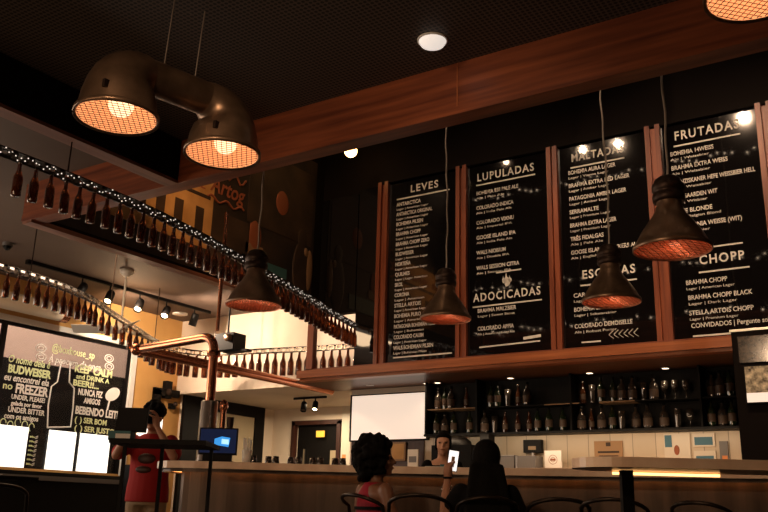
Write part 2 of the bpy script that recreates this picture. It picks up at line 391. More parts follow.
# bottle outline, flourishes and the round badge
def out(mb, pts, r=.008, closed=False): MB().tube([(xw, y, z) for y, z in pts], r, 6, closed).build('drawn_line', CHALKW if mb is tw else CHALKG, w1)
out(tw, [(7.09, 1.72), (7.06, 2.0), (7.07, 2.24), (7.15, 2.31), (7.17, 2.58), (7.31, 2.59), (7.33, 2.33), (7.42, 2.26), (7.44, 2.0), (7.44, 1.76), (7.09, 1.72)], .010)
for cy, cz, sgn in ((6.84, 2.70, 1), (7.93, 2.74, 1)):
    for k in range(2):
        out(tw, [(cy+.075*cos(a)+.02*k*sgn, cz-.11*k+.05*sin(a)) for a in [i*2*pi/12 for i in range(12)]], .007, True)
        out(tw, [(cy+.04*cos(a)+.02*k*sgn, cz-.11*k+.025*sin(a)) for a in [i*2*pi/12 for i in range(12)]], .006, True)
rr = [(8.06+.13*cos(i*pi/12)*cos(.5)-.085*sin(i*pi/12)*sin(.5), 2.26+.13*cos(i*pi/12)*sin(.5)+.085*sin(i*pi/12)*cos(.5)) for i in range(24)]
MB().add([(xw, y, z) for y, z in rr], [list(range(24))]).build('drawn_badge', CHALKW, w1)
out(tw, [(8.02, 2.18), (8.0, 2.04)], .012)
for k in range(6):
    out(tg, [(6.36+.1*k+.04*cos(a), 1.74-.02*(k % 3)+.05*sin(a)) for a in [i*2*pi/10 for i in range(8)]], .006)
for r_ in range(7):
    out(tg, [(6.86+.035*(i % 3), 1.25+.055*r_+.012*(i % 2)) for i in range(5)], .008)
    out(tw, [(6.94+.03*(i % 2), 1.24+.055*r_+.01*i) for i in range(4)], .007)
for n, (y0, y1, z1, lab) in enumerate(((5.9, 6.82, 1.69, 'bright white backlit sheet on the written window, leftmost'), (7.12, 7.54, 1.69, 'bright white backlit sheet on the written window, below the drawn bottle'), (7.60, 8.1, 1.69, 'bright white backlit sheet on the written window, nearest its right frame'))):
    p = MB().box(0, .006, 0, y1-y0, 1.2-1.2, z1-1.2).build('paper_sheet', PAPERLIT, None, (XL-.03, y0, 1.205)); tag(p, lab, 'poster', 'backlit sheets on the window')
w2 = MB().box(XL-.06, XL-.04, 1.0, 5.4, 1.2, 3.0).build('window_2', mat('daylit_frosted_pane', (.8, .75, .7), .6, emit=(1, .85, .7), es=.45)); w2['kind'] = 'structure'

# back room joinery: black frame with frosted panels, doorway
d = struct('door_1', MB().box(-9.66, -9.60, 9.3, 9.62, 0, 2.40).box(-9.66, -9.60, 10.9, 11.12, 0, 2.40).box(-9.66, -9.60, 9.62, 10.9, 2.22, 2.40), BLACK)
MB().box(-9.65, -9.63, 9.62, 10.9, 0, 2.22).build('frosted_pane', BEIGEP, d)
d = struct('door_2', MB().box(-9.22, -9.15, 11.36, 11.44, 0, 2.18).box(-8.30, -8.23, 11.36, 11.44, 0, 2.18).box(-9.22, -8.23, 11.36, 11.44, 2.13, 2.20), DARKWOOD)
MB().box(-9.15, -8.29, 11.46, 11.49, 0, 2.17).build('dark_leaf', BLACK, d)
MB().box(-9.0, -8.97, 11.42, 11.45, 1.2, 1.75).build('steel_handle', STEEL, d)
MB().box(-8.46, -8.32, 11.43, 11.455, 1.3, 1.72).build('beige_pane', BEIGEP, d)  # plain beige pane in the dark leaf
b = MB(); b.box(-9.68, -9.62, 8.72, 8.84, 0, 2.42); b.box(-9.68, -9.62, 8.72, 9.2, 2.34, 2.44); struct('door_3', b, BLACK)

# ------------------------------------------------------------------ mural on the upper side wall
mu = thing('mural', 'dark sepia painted mural with script sign on the upper wall behind the hanging bottles', 'mural', (-6.508, 4.4, 3.2))
def flat(name, y0, y1, z0, z1, m, k): return MB().box(0, .004*k, y0-4.4, y1-4.4, z0-3.2, z1-3.2).build(name, m, mu)
flat('painted_ground', 4.45, 8.25, 3.2, 5.1, MURALBG, 1)
flat('painted_facade', 4.6, 6.45, 3.45, 4.35, SEPIA, 2)
b = MB()
for y in (4.9, 5.15, 5.4, 5.65, 5.9, 6.2): b.box(0, .011, y-4.4, y-4.4+.12, .42, .68)
b.box(0, .011, .7, 2.0, .80, .84); b.build('painted_windows', SEPIAD, mu)
b = MB(); write(b, 'BAR CENTRAL', (.012, .9, .9), EXW, EYW, .13, .002, 1, 'LEFT', 1.0); b.build('sign_lettering', RUST, mu)
flat('painted_arch', 6.45, 7.05, 3.25, 3.92, SEPIAD, 3)
flat('painted_shadow_block', 7.0, 8.2, 3.95, 4.9, SEPIAD, 2)
b = MB(); write(b, 'Artog', (.016, 1.98, .92), EXW, EYW, .26, .004, 1, 'LEFT', .56, shear=.25)
b.tube([(.014, 1.9+.045*i, 1.17+.05*sin(i*1.4)) for i in range(15)], .012, 6); b.tube([(.014, 1.95+.045*i, .84+.03*sin(i*1.2)) for i in range(14)], .012, 6)
b.build('script_lettering', RUST, mu)
flat('painted_teal_band', 6.95, 7.75, 3.35, 3.55, TEAL, 3)
flat('painted_tan_block', 7.0, 7.3, 3.58, 3.70, TAN, 3)
b = MB(); b.ball((.004, 3.62, .82), (.012, .10, .13)); b.ball((.004, 3.62, .42), (.012, .17, .36)); b.build('painted_seated_shape', SEPIAD, mu)
b = MB(); b.ball((.004, 3.78, .45), (.016, .07, .26)); b.ball((.004, 3.70, .66), (.016, .05, .06)); b.build('painted_pale_shape', TAN, mu)
MB().ball((.004, 3.2, 1.15), (.012, .13, .16)).build('painted_rust_shape', RUST, mu); MB().ball((.004, 2.75, .6), (.012, .12, .2)).build('painted_rust_shape', RUST, mu)

# ------------------------------------------------------------------ menu boards
EXB, EYB = (1, 0, 0), (0, 0, 1); yb = YB-.004
def board(label, x0, x1, blocks, lines, items, extra=None):
    t = thing('menu_board', label, 'menu board', (x0, YB, 2.445), 0, 'glossy black menu boards over the bar')
    MB().box(0, x1-x0, -.002, .018, 0, 4.68-2.445).build('panel', BLACKG, t)
    for (txt, xa, xb, z, s) in blocks:
        h = MB(); write(h, txt, (xa-x0, -.004, z-2.445), EXB, EYB, s, s*.020, 1.22, 'LEFT', xb-xa); h.build('heading', CHALK, t)
    for (xa, za, xb, zb) in lines: MB().bar((xa-x0, -.004, za-2.445), (xb-x0, -.004, zb-2.445), .004, .016).build('rule_line', CHALK, t)
    for (x, z, a, c, wd) in items:
        l = MB(); write(l, a, (x-x0, -.004, z-2.445), EXB, EYB, .064, .0008, 1, 'LEFT', wd); lo = l.build('item_lettering', CHALK, t)
        if c: u = MB(); write(u, c, (x-x0, -.004, z-2.445-.052), EXB, EYB, .036, 0, 1, 'LEFT', min(.44, .025*len(c))); u.build('style_lettering', CHALK, lo)
    if extra: extra.build('emblem', CHALK, t)
    return t
L = [('ANTARCTICA', 'Lager | American Lager', .34), ('ANTARCTICA ORIGINAL', 'Lager | American Lager', .50), ('BOHEMIA PILSEN', 'Lager | American Lager', .37), ('BRAHMA CHOPP', 'Lager | American Lager', .34), ('BRAHMA CHOPP ZERO', 'Lager | American Lager', .46), ('BUDWEISER', 'Lager | American Lager', .25), ('NORTEÑA', 'Lager | American Lager', .21), ('QUILMES', 'Lager | Lager American', .20), ('SKOL', 'Lager | American Lager', .11), ('CORONA', 'Lager | American', .20), ('STELLA ARTOIS', 'Lager | American Lager', .36), ('BOHEMIA PURO', 'Lager | American', .36), ('PATAGONIA BOHEMIAN PILSENER', 'Lager | Bohemian', .62), ('COLORADO CAUIM', 'Lager | American Lager', .40), ('WALS BOHEMIAN PILSEN', 'Lager | Bohemian Pilsen', .53)]
it = [(-5.37, 4.36-i*(4.36-2.60)/14, a, c, wd) for i, (a, c, wd) in enumerate(L)]
board('tall black menu board headed LEVES, leftmost of the four', -5.475, -4.535, [('LEVES', -5.18, -4.80, 4.51, .13)], [(-5.37, 4.45, -4.64, 4.45), (-5.37, 2.51, -4.60, 2.51)], it)
it = []
for i, (a, c, wd) in enumerate([('BOHEMIA 838 PALE ALE', 'Ale | Pale Ale', .52), ('COLORADO INDICA', 'Ale | India Pale Ale', .46), ('COLORADO VIXNU', 'Ale | Imperial IPA', .46), ('GOOSE ISLAND IPA', 'Ale | India Pale Ale', .48), ('WALS NIOBIUM', 'Ale | Double IPA', .36), ('WALS SESSION CITRA', 'Ale | Session IPA', .52)]):
    it.append((-4.29, 4.31-i*.178, a, c, wd))
it += [(-4.28, 2.93, 'BRAHMA MALZBIER', 'Lager | Sweet Stout', .46), (-4.28, 2.73, 'COLORADO APPIA', 'Ale | American Honey Ale', .43)]
e = MB()
def drop(mb, cx, cz, r):
    pts = [(cx+r*sin(a)*(.65+.35*cos(a/2)), cz-r*cos(a)*1.0+ (r*.9 if abs(a-pi) < .3 else 0)) for a in [i*2*pi/20 for i in range(20)]]
    mb.add([(x, -.005, z) for x, z in pts], [list(range(20))])
drop(e, .47, 3.245-2.445, .055); drop(e, .435, 3.26-2.445, .03); drop(e, .51, 3.262-2.445, .028)
e.bar((.66, -.006, 2.60-2.445), (.86, -.006, 2.615-2.445), .004, .03)
board('tall black menu board headed LUPULADAS with a small hop drawing below', -4.40, -3.41, [('LUPULADAS', -4.28, -3.58, 4.48, .13), ('ADOCICADAS', -4.33, -3.53, 3.06, .13)], [(-4.29, 4.43, -3.56, 4.43), (-4.05, 3.36, -3.75, 3.365), (-4.34, 3.0, -3.52, 3.0), (-4.26, 2.545, -3.55, 2.56)], it, e)
it = []
for i, (a, c, wd) in enumerate([('BOHEMIA AURA LAGER', 'Lager | Vienna Lager', .52), ('BRAHMA EXTRA RED LAGER', 'Lager | Amber Lager', .66), ('PATAGONIA AMBER LAGER', 'Lager | Amber Lager', .62), ('SERRAMALTE', 'Lager | Premium Lager', .32), ('BRAHMA EXTRA LAGER', 'Lager | Premium Lager', .50), ('TRÊS FIDALGAS', 'Ale | Pale Ale', .36), ('GOOSE ISLAND HONKERS ALE', 'Ale | English Bitter', .72)]):
    it.append((-3.18, 4.345-i*.150, a, c, wd))
it += [(-3.17, 2.98, 'CARACU', 'Lager | Sweet Stout', .26), (-3.17, 2.83, 'BOHEMIA ESCURA', 'Lager | Schwarzbier', .42), (-3.17, 2.655, 'COLORADO DEMOISELLE', 'Ale | Robust Porter', .60)]
e = MB()
for k in range(6):
    x = .48+k*.05
    e.bar((x, -.006, .11), (x+.045, -.006, .075), .004, .022, (0, -1, 0)); e.bar((x+.045, -.006, .155), (x, -.006, .115), .004, .022, (0, -1, 0))
board('tall black menu board headed MALTADAS with a wheat ear at its foot', -3.29, -2.325, [('MALTADAS', -3.14, -2.57, 4.49, .125), ('ESCURAS', -3.07, -2.52, 3.17, .13)], [(-3.15, 4.42, -2.56, 4.42), (-3.09, 3.10, -2.50, 3.10), (-3.1, 2.505, -2.9, 2.505)], it, e)
it = []
for i, (a, c, wd) in enumerate([('BOHEMIA 14WEISS', 'Ale | Weissbier', .42), ('BRAHMA EXTRA WEISS', 'Ale | Weissbier', .54), ('FRANZISKANER HEFE WEISSBIER HELL', 'Ale | Weissbier', .78), ('HOEGAARDEN WIT', 'Ale | Witbier', .42), ('LEFFE BLONDE', 'Ale | Belgian Blond', .36), ('PATAGONIA WEISSE (WIT)', 'Ale | Witbier', .62)]):
    it.append((-2.09, 4.335-i*.155, a, c, wd))
it += [(-2.03, 2.98, 'BRAHMA CHOPP', 'Lager | American Lager', .38), (-2.02, 2.83, 'BRAHMA CHOPP BLACK', 'Lager | Dark Lager', .58), (-2.02, 2.68, 'STELLA ARTOIS CHOPP', 'Lager | Premium Lager', .58), (-2.01, 2.555, 'CONVIDADOS | Pergunte sobre eles', '', .86)]
board('tall black menu board headed FRUTADAS and CHOPP, rightmost of the four', -2.17, -1.25, [('FRUTADAS', -2.04, -1.42, 4.50, .135), ('CHOPP', -1.89, -1.48, 3.17, .125)], [(-2.05, 4.435, -1.41, 4.435), (-1.91, 3.33, -1.48, 3.33), (-1.90, 3.09, -1.44, 3.09), (-2.0, 2.475, -1.63, 2.475)], it)
# plain glossy panel left of the boards
g = MB().box(0, .3, 0, .02, 0, 4.68-2.45).build('wall_panel', BLACKG, None, (-5.925, YB-.002, 2.445)); tag(g, 'plain glossy black panel without writing, left of the LEVES board', 'panel')
g = MB().box(0, .56, 0, .02, 0, 1.5).build('wall_panel', BLACKG, None, (-6.5, YB-.002, 3.13)); tag(g, 'plain dark glossy panel above the corner opening and hanging bottles', 'panel')
g = MB().box(0, 1.2, 0, .02, 0, 2.2).build('wall_panel', BLACKG, None, (-1.1, YB-.002, 2.445)); tag(g, 'plain dark glossy panel at the right edge beyond the FRUTADAS board', 'panel')

# ------------------------------------------------------------------ pendant lamps over the counter
def pendant(label, x, y, z, top):
    t = thing('pendant_lamp', label, 'pendant lamp', (x, y, z), 0, 'bronze pendant lamps over the counter')
    pr = [(.212, -.004), (.216, 0), (.216, .018), (.203, .026), (.190, .055), (.166, .10), (.132, .15), (.100, .195), (.078, .235), (.070, .262), (.070, .285)]
    MB().lathe(pr, 36).build('bell_shade', BRONZE, t)
    pi_ = [(.211, -.004), (.2, .02), (.184, .052), (.160, .098), (.126, .148), (.094, .19), (.07, .22), (.001, .225)]
    MB().lathe(pi_, 32).build('reflector', COPPERIN, t)
    MB().lathe([(.070, .283), (.086, .285), (.09, .30), (.09, .325), (.082, .33), (.082, .345), (.09, .35), (.09, .385), (.08, .395), (.07, .42), (.05, .435), (.02, .44), (.001, .44)], 28).build('ribbed_cap', CAP, t)
    b = MB(); b.ball((0, 0, .14), .035); b.build('bulb', PENB, t)
    g = MB()
    for k in range(-6, 7):
        q = k*.032; h = math.sqrt(max(.208**2-q*q, 0))
        g.tube([(q, -h, .005), (q, h, .005)], .0022, 5); g.tube([(-h, q, .007), (h, q, .007)], .0022, 5)
    g.build('wire_grille', COPPER, t)
    c = MB(); H = top-z; n = 60
    c.tube([(.004*sin(i*1.3)+.012*sin(i*.23)*(1-i/n), .004*cos(i*1.3), .43+(H-.43)*i/n) for i in range(n+1)], .007, 6); c.build('cord', CORD, t)
    MB().lathe([(.001, H), (.06, H), (.06, H-.03), (.001, H-.035)], 16).build('ceiling_rose', CAP, t)
    return t
pendant('bronze bell pendant lamp hanging left of the menu boards, before the mural', -4.39, 4.87, 2.285, 6.8)
pendant('bronze bell pendant lamp hanging in front of the LEVES board', -3.49, 6.26, 2.365, 6.8)
pendant('bronze bell pendant lamp hanging in front of the lower MALTADAS board', -2.02, 6.12, 2.325, 6.8)
pendant('largest looking bronze bell pendant lamp, between MALTADAS and FRUTADAS boards', -1.21, 4.76, 2.245, 6.8)

# twin-headed lamp made like a pipe with two elbows
def twin(label, A, B, top, wires=True):
    A, B = V(A), V(B); mid = (A+B)/2
    t = thing('twin_lamp', label, 'pendant lamp', A, 0, 'twin headed pipe lamps')
    d = (B-A); d.z = 0; Ld = d.length; d.normalize()
    for nm, P, sgn in (('a', V((0, 0, 0)), 1), ('b', B-A, -1)):
        h = MB(); dd = d*sgn
        pts = [P+V((0, 0, .0)), P+V((0, 0, .02)), P+V((0, 0, .10))]; rs = [.206, .201, .190]
        R_ = .15
        for i in range(1, 9):
            a = i/8*pi/2; pts.append(P+V((0, 0, .14))+dd*R_*(1-cos(a))+V((0, 0, R_*sin(a)))); rs.append(.184-.087*i/8)
        h.tube(pts, rs, 28, cap=False)
        h.lathe([(.2, .0), (.215, -.012), (.215, .018), (.195, .03)], 32, P)
        hd = h.build('lamp_head', BRONZE, t)
        MB().lathe([(.198, -.004), (.185, .03), (.15, .085), (.1, .11), (.001, .115)], 28, P).build('reflector', HOT, hd)
        MB().ball(P+V((.0, .02, .075)), .065).build('bulb', HOTB, hd)
        g = MB()
        for k in range(-7, 8):
            q = k*.027; hh = math.sqrt(max(.197**2-q*q, 0)); a = V((.75, .66, 0)); c = V((.66, -.75, 0)); a2 = V((.75, -.66, 0)); c2 = V((.66, .75, 0))
            for u, w_ in ((a, c), (a2, c2)): g.tube([P+u*q+w_*hh, P+u*q-w_*hh], .0017, 5)
        g.build('wire_grille', CAP, hd)
        MB().bar(P-V((-.10, .165, -.11)), P-V((-.10, .165, -.07)), .02, .03, (0, 1, 0)).build('latch', CAP, hd)
    MB().tube([d*.14+V((0, 0, .29)), (B-A)-d*.14+V((0, 0, .29))], .095, 24).build('cross_pipe', BRONZE, t)
    for k in (.36, .66):
        p = (B-A)*k; MB().tube([p+V((0, 0, .36)), p+V((.03, .0, top-A.z))], .004, 6).build('suspension_wire', CORD, t)
    return t
twin('large twin headed bronze pipe lamp glowing orange, near upper left', (-3.40, 2.64, 2.70), (-3.26, 3.27, 2.70), 3.5)
twin('orange glowing pipe lamp cut off by the upper right corner', (-.50, 3.66, 3.02), (.1, 3.3, 3.02), 3.5)

# dome on the mesh ceiling, a glow put into its white, and bulbs of small spots on the beam
t = thing('ceiling_dome', 'round white glowing dome on the dark mesh ceiling', 'ceiling light', (-2.32, 3.98, 3.5))
MB().lathe([(.082, 0), (.082, -.012), (.07, -.032), (.04, -.048), (.001, -.052)], 28).build('dome', mat('glowing_opal', (.8, .75, .7), .4, emit=(1, .88, .78), es=.75), t)
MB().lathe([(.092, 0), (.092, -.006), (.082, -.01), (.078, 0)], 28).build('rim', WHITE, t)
SPB = mat('beam_bulb', (1, .6, .3), .4, emit=(1, .55, .18), es=14)
def wallspot(label, x, y, z, top, r=.026):
    t = thing('spot_lamp', label, 'spot lamp', (x, y, z), 0, 'bare spot lamps over the menu wall')
    MB().tube([(0, 0, .02), (0, 0, top)], .008, 8).build('stem', BLACK, t); MB().lathe([(.03, .0), (.03, .08), (.001, .08)], 14).build('holder', BLACK, t)
    MB().ball((0, 0, -.02), r).build('bulb', SPB, t)
wallspot('small bare glowing lamp hanging just below the timber beam edge', -5.73, 7.9, 5.0, 1.8, .078)
for x, y, z, lab in ((-6.35, 4.7, 6.1, 'above the mural'), (-5.69, 4.55, 6.42, 'left of the LEVES board'), (-4.37, 4.55, 6.36, 'facing the LEVES board'), (-3.81, 4.55, 6.33, 'facing the LUPULADAS board'), (-1.98, 4.55, 6.35, 'facing the FRUTADAS board')):
    wallspot('small bare spot lamp high behind the timber beam, '+lab, x, y, z, 6.8-z)

# ------------------------------------------------------------------ bottle racks
def catmull(P, step):
    P = [V(p) for p in P]; Q = [P[0]*2-P[1]]+P+[P[-1]*2-P[-2]]; out_ = []
    for i in range(1, len(Q)-2):
        for k in range(24):
            t = k/24; a, b_, c, d_ = Q[i-1], Q[i], Q[i+1], Q[i+2]
            out_.append(.5*((2*b_)+(c-a)*t+(2*a-5*b_+4*c-d_)*t*t+(3*b_-a-3*c+d_)*t**3))
    out_.append(P[-1]); res = [out_[0]]; acc = 0
    for a, b_ in zip(out_, out_[1:]):
        seg = (b_-a).length
        while acc+seg >= step:
            a = a+(b_-a)*((step-acc)/seg); seg = (b_-a).length; acc = 0; res.append(a.copy())
        acc += seg
    return res
def bottle_proto():
    pr = [(.001, .0), (.026, 0), (.0305, .006), (.0305, .118), (.028, .135), (.020, .158), (.0145, .176), (.0125, .205), (.0125, .222), (.0145, .224), (.0145, .232)]
    t = MB().lathe([(r, z-.232) for r, z in pr], 14).build('beer_bottle', AMBER)
    MB().lathe([(.0155, -.010), (.0155, .002), (.012, .006), (.001, .006)], 12).build('crown_cap', SILVER, t)
    return t
proto = bottle_proto(); first = [True]
def rack(label, pts, z, ztop, rods, gl, fairy):
    t = thing('bottle_rack', label, 'bottle rack', (0, 0, 0))
    P = catmull(pts, .118); zz = V((0, 0, 1))
    ln = catmull(pts, .05)
    MB().tube([p+zz*(z+.055) for p in ln], .011, 8).build('upper_rail', CAP, t)
    MB().tube([p+zz*(z-.002)+V((0, 0, 0)) for p in ln], .008, 8).build('lower_rail', CLIPM, t)
    cl0 = None
    for i, p in enumerate(P):
        q = P[min(i+1, len(P)-1)]-P[max(i-1, 0)]; rz = atan2(q.y, q.x)
        if cl0 is None:
            b = MB(); b.box(-.042, .042, -.03, .03, .045, .050); b.box(-.034, .034, -.034, .034, .0, .006); b.box(-.042, -.036, -.028, .028, .0, .048); b.box(.036, .042, -.028, .028, .0, .048)
            cl0 = b.build('neck_clip', CLIPM if fairy else SILVER, t); c = cl0
        else: c = cl0.copy(); COL.objects.link(c); c.parent = t
        c.location = p+zz*z; c.rotation_euler = (0, 0, rz)
    for k in rods:
        p = P[min(int(k*(len(P)-1)), len(P)-1)]; MB().tube([p+zz*(z+.05), V((p.x, p.y, ztop))], .006, 6).build('hanger_rod', CAP, t)
    B = [(i, p) for i, p in enumerate(P) if p.y > gl[3] and (fairy or not 5.75 < p.y < 7.8 or i % 2)]
    for i, (k_, p) in enumerate(B):
        lab = 'amber beer bottle hanging in the %s, %s from %s' % (gl[0], ordw(i+1), gl[1])
        a = random.uniform(0, 6)
        if first[0]:
            o = proto; first[0] = False; o.location = p+zz*z; tag(o, lab, 'bottle', gl[2])
        else: o = dup(proto, p+zz*z, a, lab, gl[2])
        if not fairy: k = 1+.33*min(1, max(0, (p.y-6.2)/1.8)); o.scale = (k, k, k)
        o.rotation_euler = (random.uniform(-.03, .03), random.uniform(-.03, .03), a)
    if fairy:
        f = thing('string_lights', 'string of tiny pale lights winding along the near bottle rack', 'string lights', (0, 0, 0))
        pts2 = [p+zz*(z+.012+.016*sin(i*1.9))+V((.045+.01*sin(i*1.1), -.02, 0)) for i, p in enumerate(ln)]
        MB().tube(pts2, .0025, 5).build('wire', BLACK, f)
        b = MB()
        for i, p in enumerate(catmull(pts2, .027)): b.ball(p+V((.006*sin(i*2.3), 0, .012*sin(i*3.7))), .0050, 6, 4)
        o = b.build('tiny_bulbs', FAIRY, f); o['kind'] = 'stuff'
for z, r_, lab in ((3.60, .012, 'lowest of three'), (4.32, .011, 'middle of three'), (5.88, .013, 'highest of three')):
    f = thing('string_lights', 'string of small lights on the beam back, mirrored in the boards, '+lab, 'string lights', (-6.3, 4.47, z), 0, 'strings of lights behind the beam')
    pl = [V((x*.05, .012*sin(x*1.3), .03*sin(x*.5)+.012*sin(x*2.1))) for x in range(186)]
    MB().tube(pl, .004, 5).build('wire', BLACK, f); b = MB()
    for q_ in range(0, 186, 2):
        if (q_*7) % 10 < 7: b.ball(pl[q_]+V((0, .012, -.012)), r_, 6, 4)
    o = b.build('tiny_bulbs', mat('string_bulb', (.8, .7, .6), .3, emit=(1, .72, .48), es=8), f); o['kind'] = 'stuff'
near = [(-4.80, 2.55, 0), (-4.78, 2.87, 0), (-4.78, 3.4, 0), (-4.82, 4.13, 0), (-4.94, 4.84, 0), (-5.10, 5.49, 0), (-5.38, 6.64, 0), (-5.60, 7.4, 0), (-5.80, 8.22, 0)]
far = [(-6.93, 4.0, 0), (-6.98, 4.4, 0), (-7.02, 4.8, 0), (-7.1, 5.15, 0), (-7.28, 5.65, 0), (-7.6, 6.15, 0), (-7.98, 6.8, 0), (-8.4, 7.5, 0), (-8.62, 8.05, 0), (-8.52, 8.45, 0), (-8.1, 8.6, 0), (-7.6, 8.7, 0), (-7.0, 8.82, 0), (-6.3, 8.92, 0), (-5.6, 9.0, 0)]
rack('curved rack rail with silver neck clips along the near bottle row', near, 2.87, 3.15, (.16,), ('near rack row', 'the left', 'amber bottles of the near row', 2.92), True)
rack('curved rack rail with silver neck clips in the far left room', far, 2.78, 3.5, (.1, .3, .5, .66, .85), ('far rack row', 'the left', 'amber bottles of the far row', 4.42), False)

# ------------------------------------------------------------------ copper pipework, draught tower
b = MB()
def elbow(p0, c, p1, r, n=8):
    p0, c, p1 = V(p0), V(c), V(p1); a = (p0-c).normalized()*r; d_ = (p1-c).normalized()*r
    return [c+a*(1-t)**2+d_*t**2 for t in [i/n for i in range(n+1)]]
t = thing('draught_tower', 'tall copper pipe beer tower bending over the counter end', 'beer tower', (-5.575, 5.70, 1.15))
MB().tube([(0, 0, .35)]+elbow((0, 0, 0.3), (0, 0, 1.15), (-1.14, .17, 1.15), .17)+[(-1.14, .17, 1.15)], .042, 18).build('copper_pipe', COPPER, t)
MB().lathe([(.001, .56), (.068, .56), (.075, .55), (.075, .05), (.09, .03), (.09, 0)], 28).build('steel_drum', STEEL, t)
MB().lathe([(.062, 0), (.062, .05), (.052, .055)], 20, (0, 0, .96)).build('pipe_collar', COPPER, t)
MB().ball((.115, .06, .52), (.04, .04, .055)).tube([(.115, .06, .30), (.115, .06, .49)], .026, 12).build('tap_handle', COPPER, t)
MB().tube([(.17, .10, .22), (.17, .10, .42)], [.022, .034], 12).build('tap_handle', CAP, t)
MB().tube([(.115, .06, .30), (.06, .02, .27)], .018, 10).tube([(.17, .10, .25), (.08, .04, .25)], .016, 10).build('tap_spout', STEEL, t)
MB().tube([(0, .02, 1.2), (0, .02, 2.35)], .018, 10).build('hanger_pipe', COPPER, t)
t = thing('copper_frame', 'copper pipe frame running back along the ceiling edge to the ledge', 'pipe frame', (-6.82, 5.88, 2.3))
MB().tube([(0, 0.05, 0), (0, 3.3, 0)], .052, 16).build('long_pipe', COPPER, t)
MB().ball((0, 0, 0), .062).build('corner_joint', COPPER, t)
MB().box(-.045, .045, 2.42, 2.5, 0, .86, Matrix.Translation((.3, 0, .14))).build('upright_post', WOODZ, t)

# ceiling fan in the left room
t = thing('ceiling_fan', 'white ceiling fan with flat blades below the left room ceiling', 'ceiling fan', (-8.11, 6.72, 3.5))
MB().lathe([(.001, 0), (.085, 0), (.08, -.04), (.03, -.085), (.001, -.09)], 20).build('canopy', FANW, t)
MB().tube([(0, 0, -.05), (0, 0, -.70)], .013, 10).build('down_rod', FANW, t)
MB().lathe([(.001, -.64), (.05, -.65), (.085, -.70), (.085, -.74), (.04, -.77), (.001, -.77)], 20).build('motor', FANW, t)
for a in (rad(215), rad(95), rad(335)):
    m = Matrix.Rotation(a, 4, 'Z') @ Matrix.Rotation(rad(28), 4, 'X')
    b = MB(); b.box(.08, .56, -.075, .075, -.004, .004, Matrix.Translation((0, 0, -.73)) @ m); b.build('blade', FANW, t)

# track and spotlights
t = thing('light_track', 'long black light track on the left room ceiling', 'light track', (-8.8, 5.9, 3.5)); MB().box(-.02, .02, 0, 2.95, -.04, 0).build('rail', BLACK, t)
MB().box(-.03, .03, -.06, 0, -.05, 0).build('feed_end', BLACK, t)
def spot(label, x, y, on_, rz, tilt, z=3.46, sc=1, grp='spots on the left room track'):
    t = thing('track_spotlight', label, 'spotlight', (x, y, z), rz, grp)
    MB().tube([(0, 0, 0), (0, 0, -.10*sc)], .010, 8).build('stem', BLACK, t)
    m = Matrix.Translation((0, 0, -.15*sc)) @ Matrix.Rotation(tilt, 4, 'X')
    h = MB(); h.lathe([(.001, .10*sc), (.045*sc, .10*sc), (.052*sc, .08*sc), (.055*sc, -.08*sc), (.048*sc, -.08*sc), (.040*sc, -.03*sc)], 18, mtx=m); h.build('can', BLACK, t)
    MB().lathe([(.001, -.055*sc), (.046*sc, -.055*sc)], 18, mtx=m).build('lens', TRACKB if on_ else STEEL, t)
    return t
spot('unlit black square spotlight, leftmost on the long ceiling track', -8.8, 6.63, False, rad(20), rad(-35))
spot('lit spotlight on the long ceiling track, beside the unlit one', -8.8, 7.06, True, rad(-150), rad(35))
spot('lit spotlight on the long track, in the middle of the three lit', -8.8, 7.55, True, rad(-150), rad(35))
spot('lit spotlight on the long track, brightest and rightmost lit', -8.8, 8.02, True, rad(-150), rad(40))
spot('unlit dark spotlight at the far end of the long track', -8.8, 8.55, False, rad(90), rad(20))
t = thing('light_track', 'short black light track on the low back room ceiling', 'light track', (-8.26, 10.2, 2.40)); MB().box(0, .6, -.015, .015, -.03, 0).build('rail', BLACK, t)
spot('unlit black spotlight on the short back room track, left one', -8.07, 10.2, False, rad(30), rad(-25), 2.375, .8, 'spots of the short back room track')
spot('lit spotlight on the short back room track, right one', -7.86, 10.2, True, rad(-150), rad(35), 2.375, .8, 'spots of the short back room track')
t = thing('ceiling_downlight', 'round white recessed ceiling light near the far room corner', 'ceiling light', (-9.3, 8.75, 3.5)); MB().lathe([(.11, 0), (.11, -.02), (.001, -.025)], 20).build('disc', WHITE, t)
t = thing('security_camera', 'small dark dome camera on the left room ceiling', 'camera', (-8.41, 5.32, 3.5)); MB().lathe([(.055, 0), (.055, -.04)], 16).build('base', GREYT, t); MB().ball((0, 0, -.04), .045).build('dome', BLACK, t)
# projector hanging from two rods
t = thing('projector', 'black projector hanging from thin rods above the far bottles', 'projector', (-7.84, 8.31, 2.86))
MB().box(-.17, .15, -.12, .12, -.10, .12).build('body', BLACK, t)
MB().lathe([(.001, .05), (.05, .05), (.05, -.03), (.03, -.04)], 16, (.08, -.12, .05), Matrix.Rotation(pi/2, 4, 'X')).build('lens', BRONZE, t)
MB().box(-.05, .34, -.06, .04, -.13, -.10).build('cradle', BLACK, t)
MB().tube([(-.06, 0, .12), (-.06, 0, .64)], .012, 8).build('mount_rod', BLACK, t)
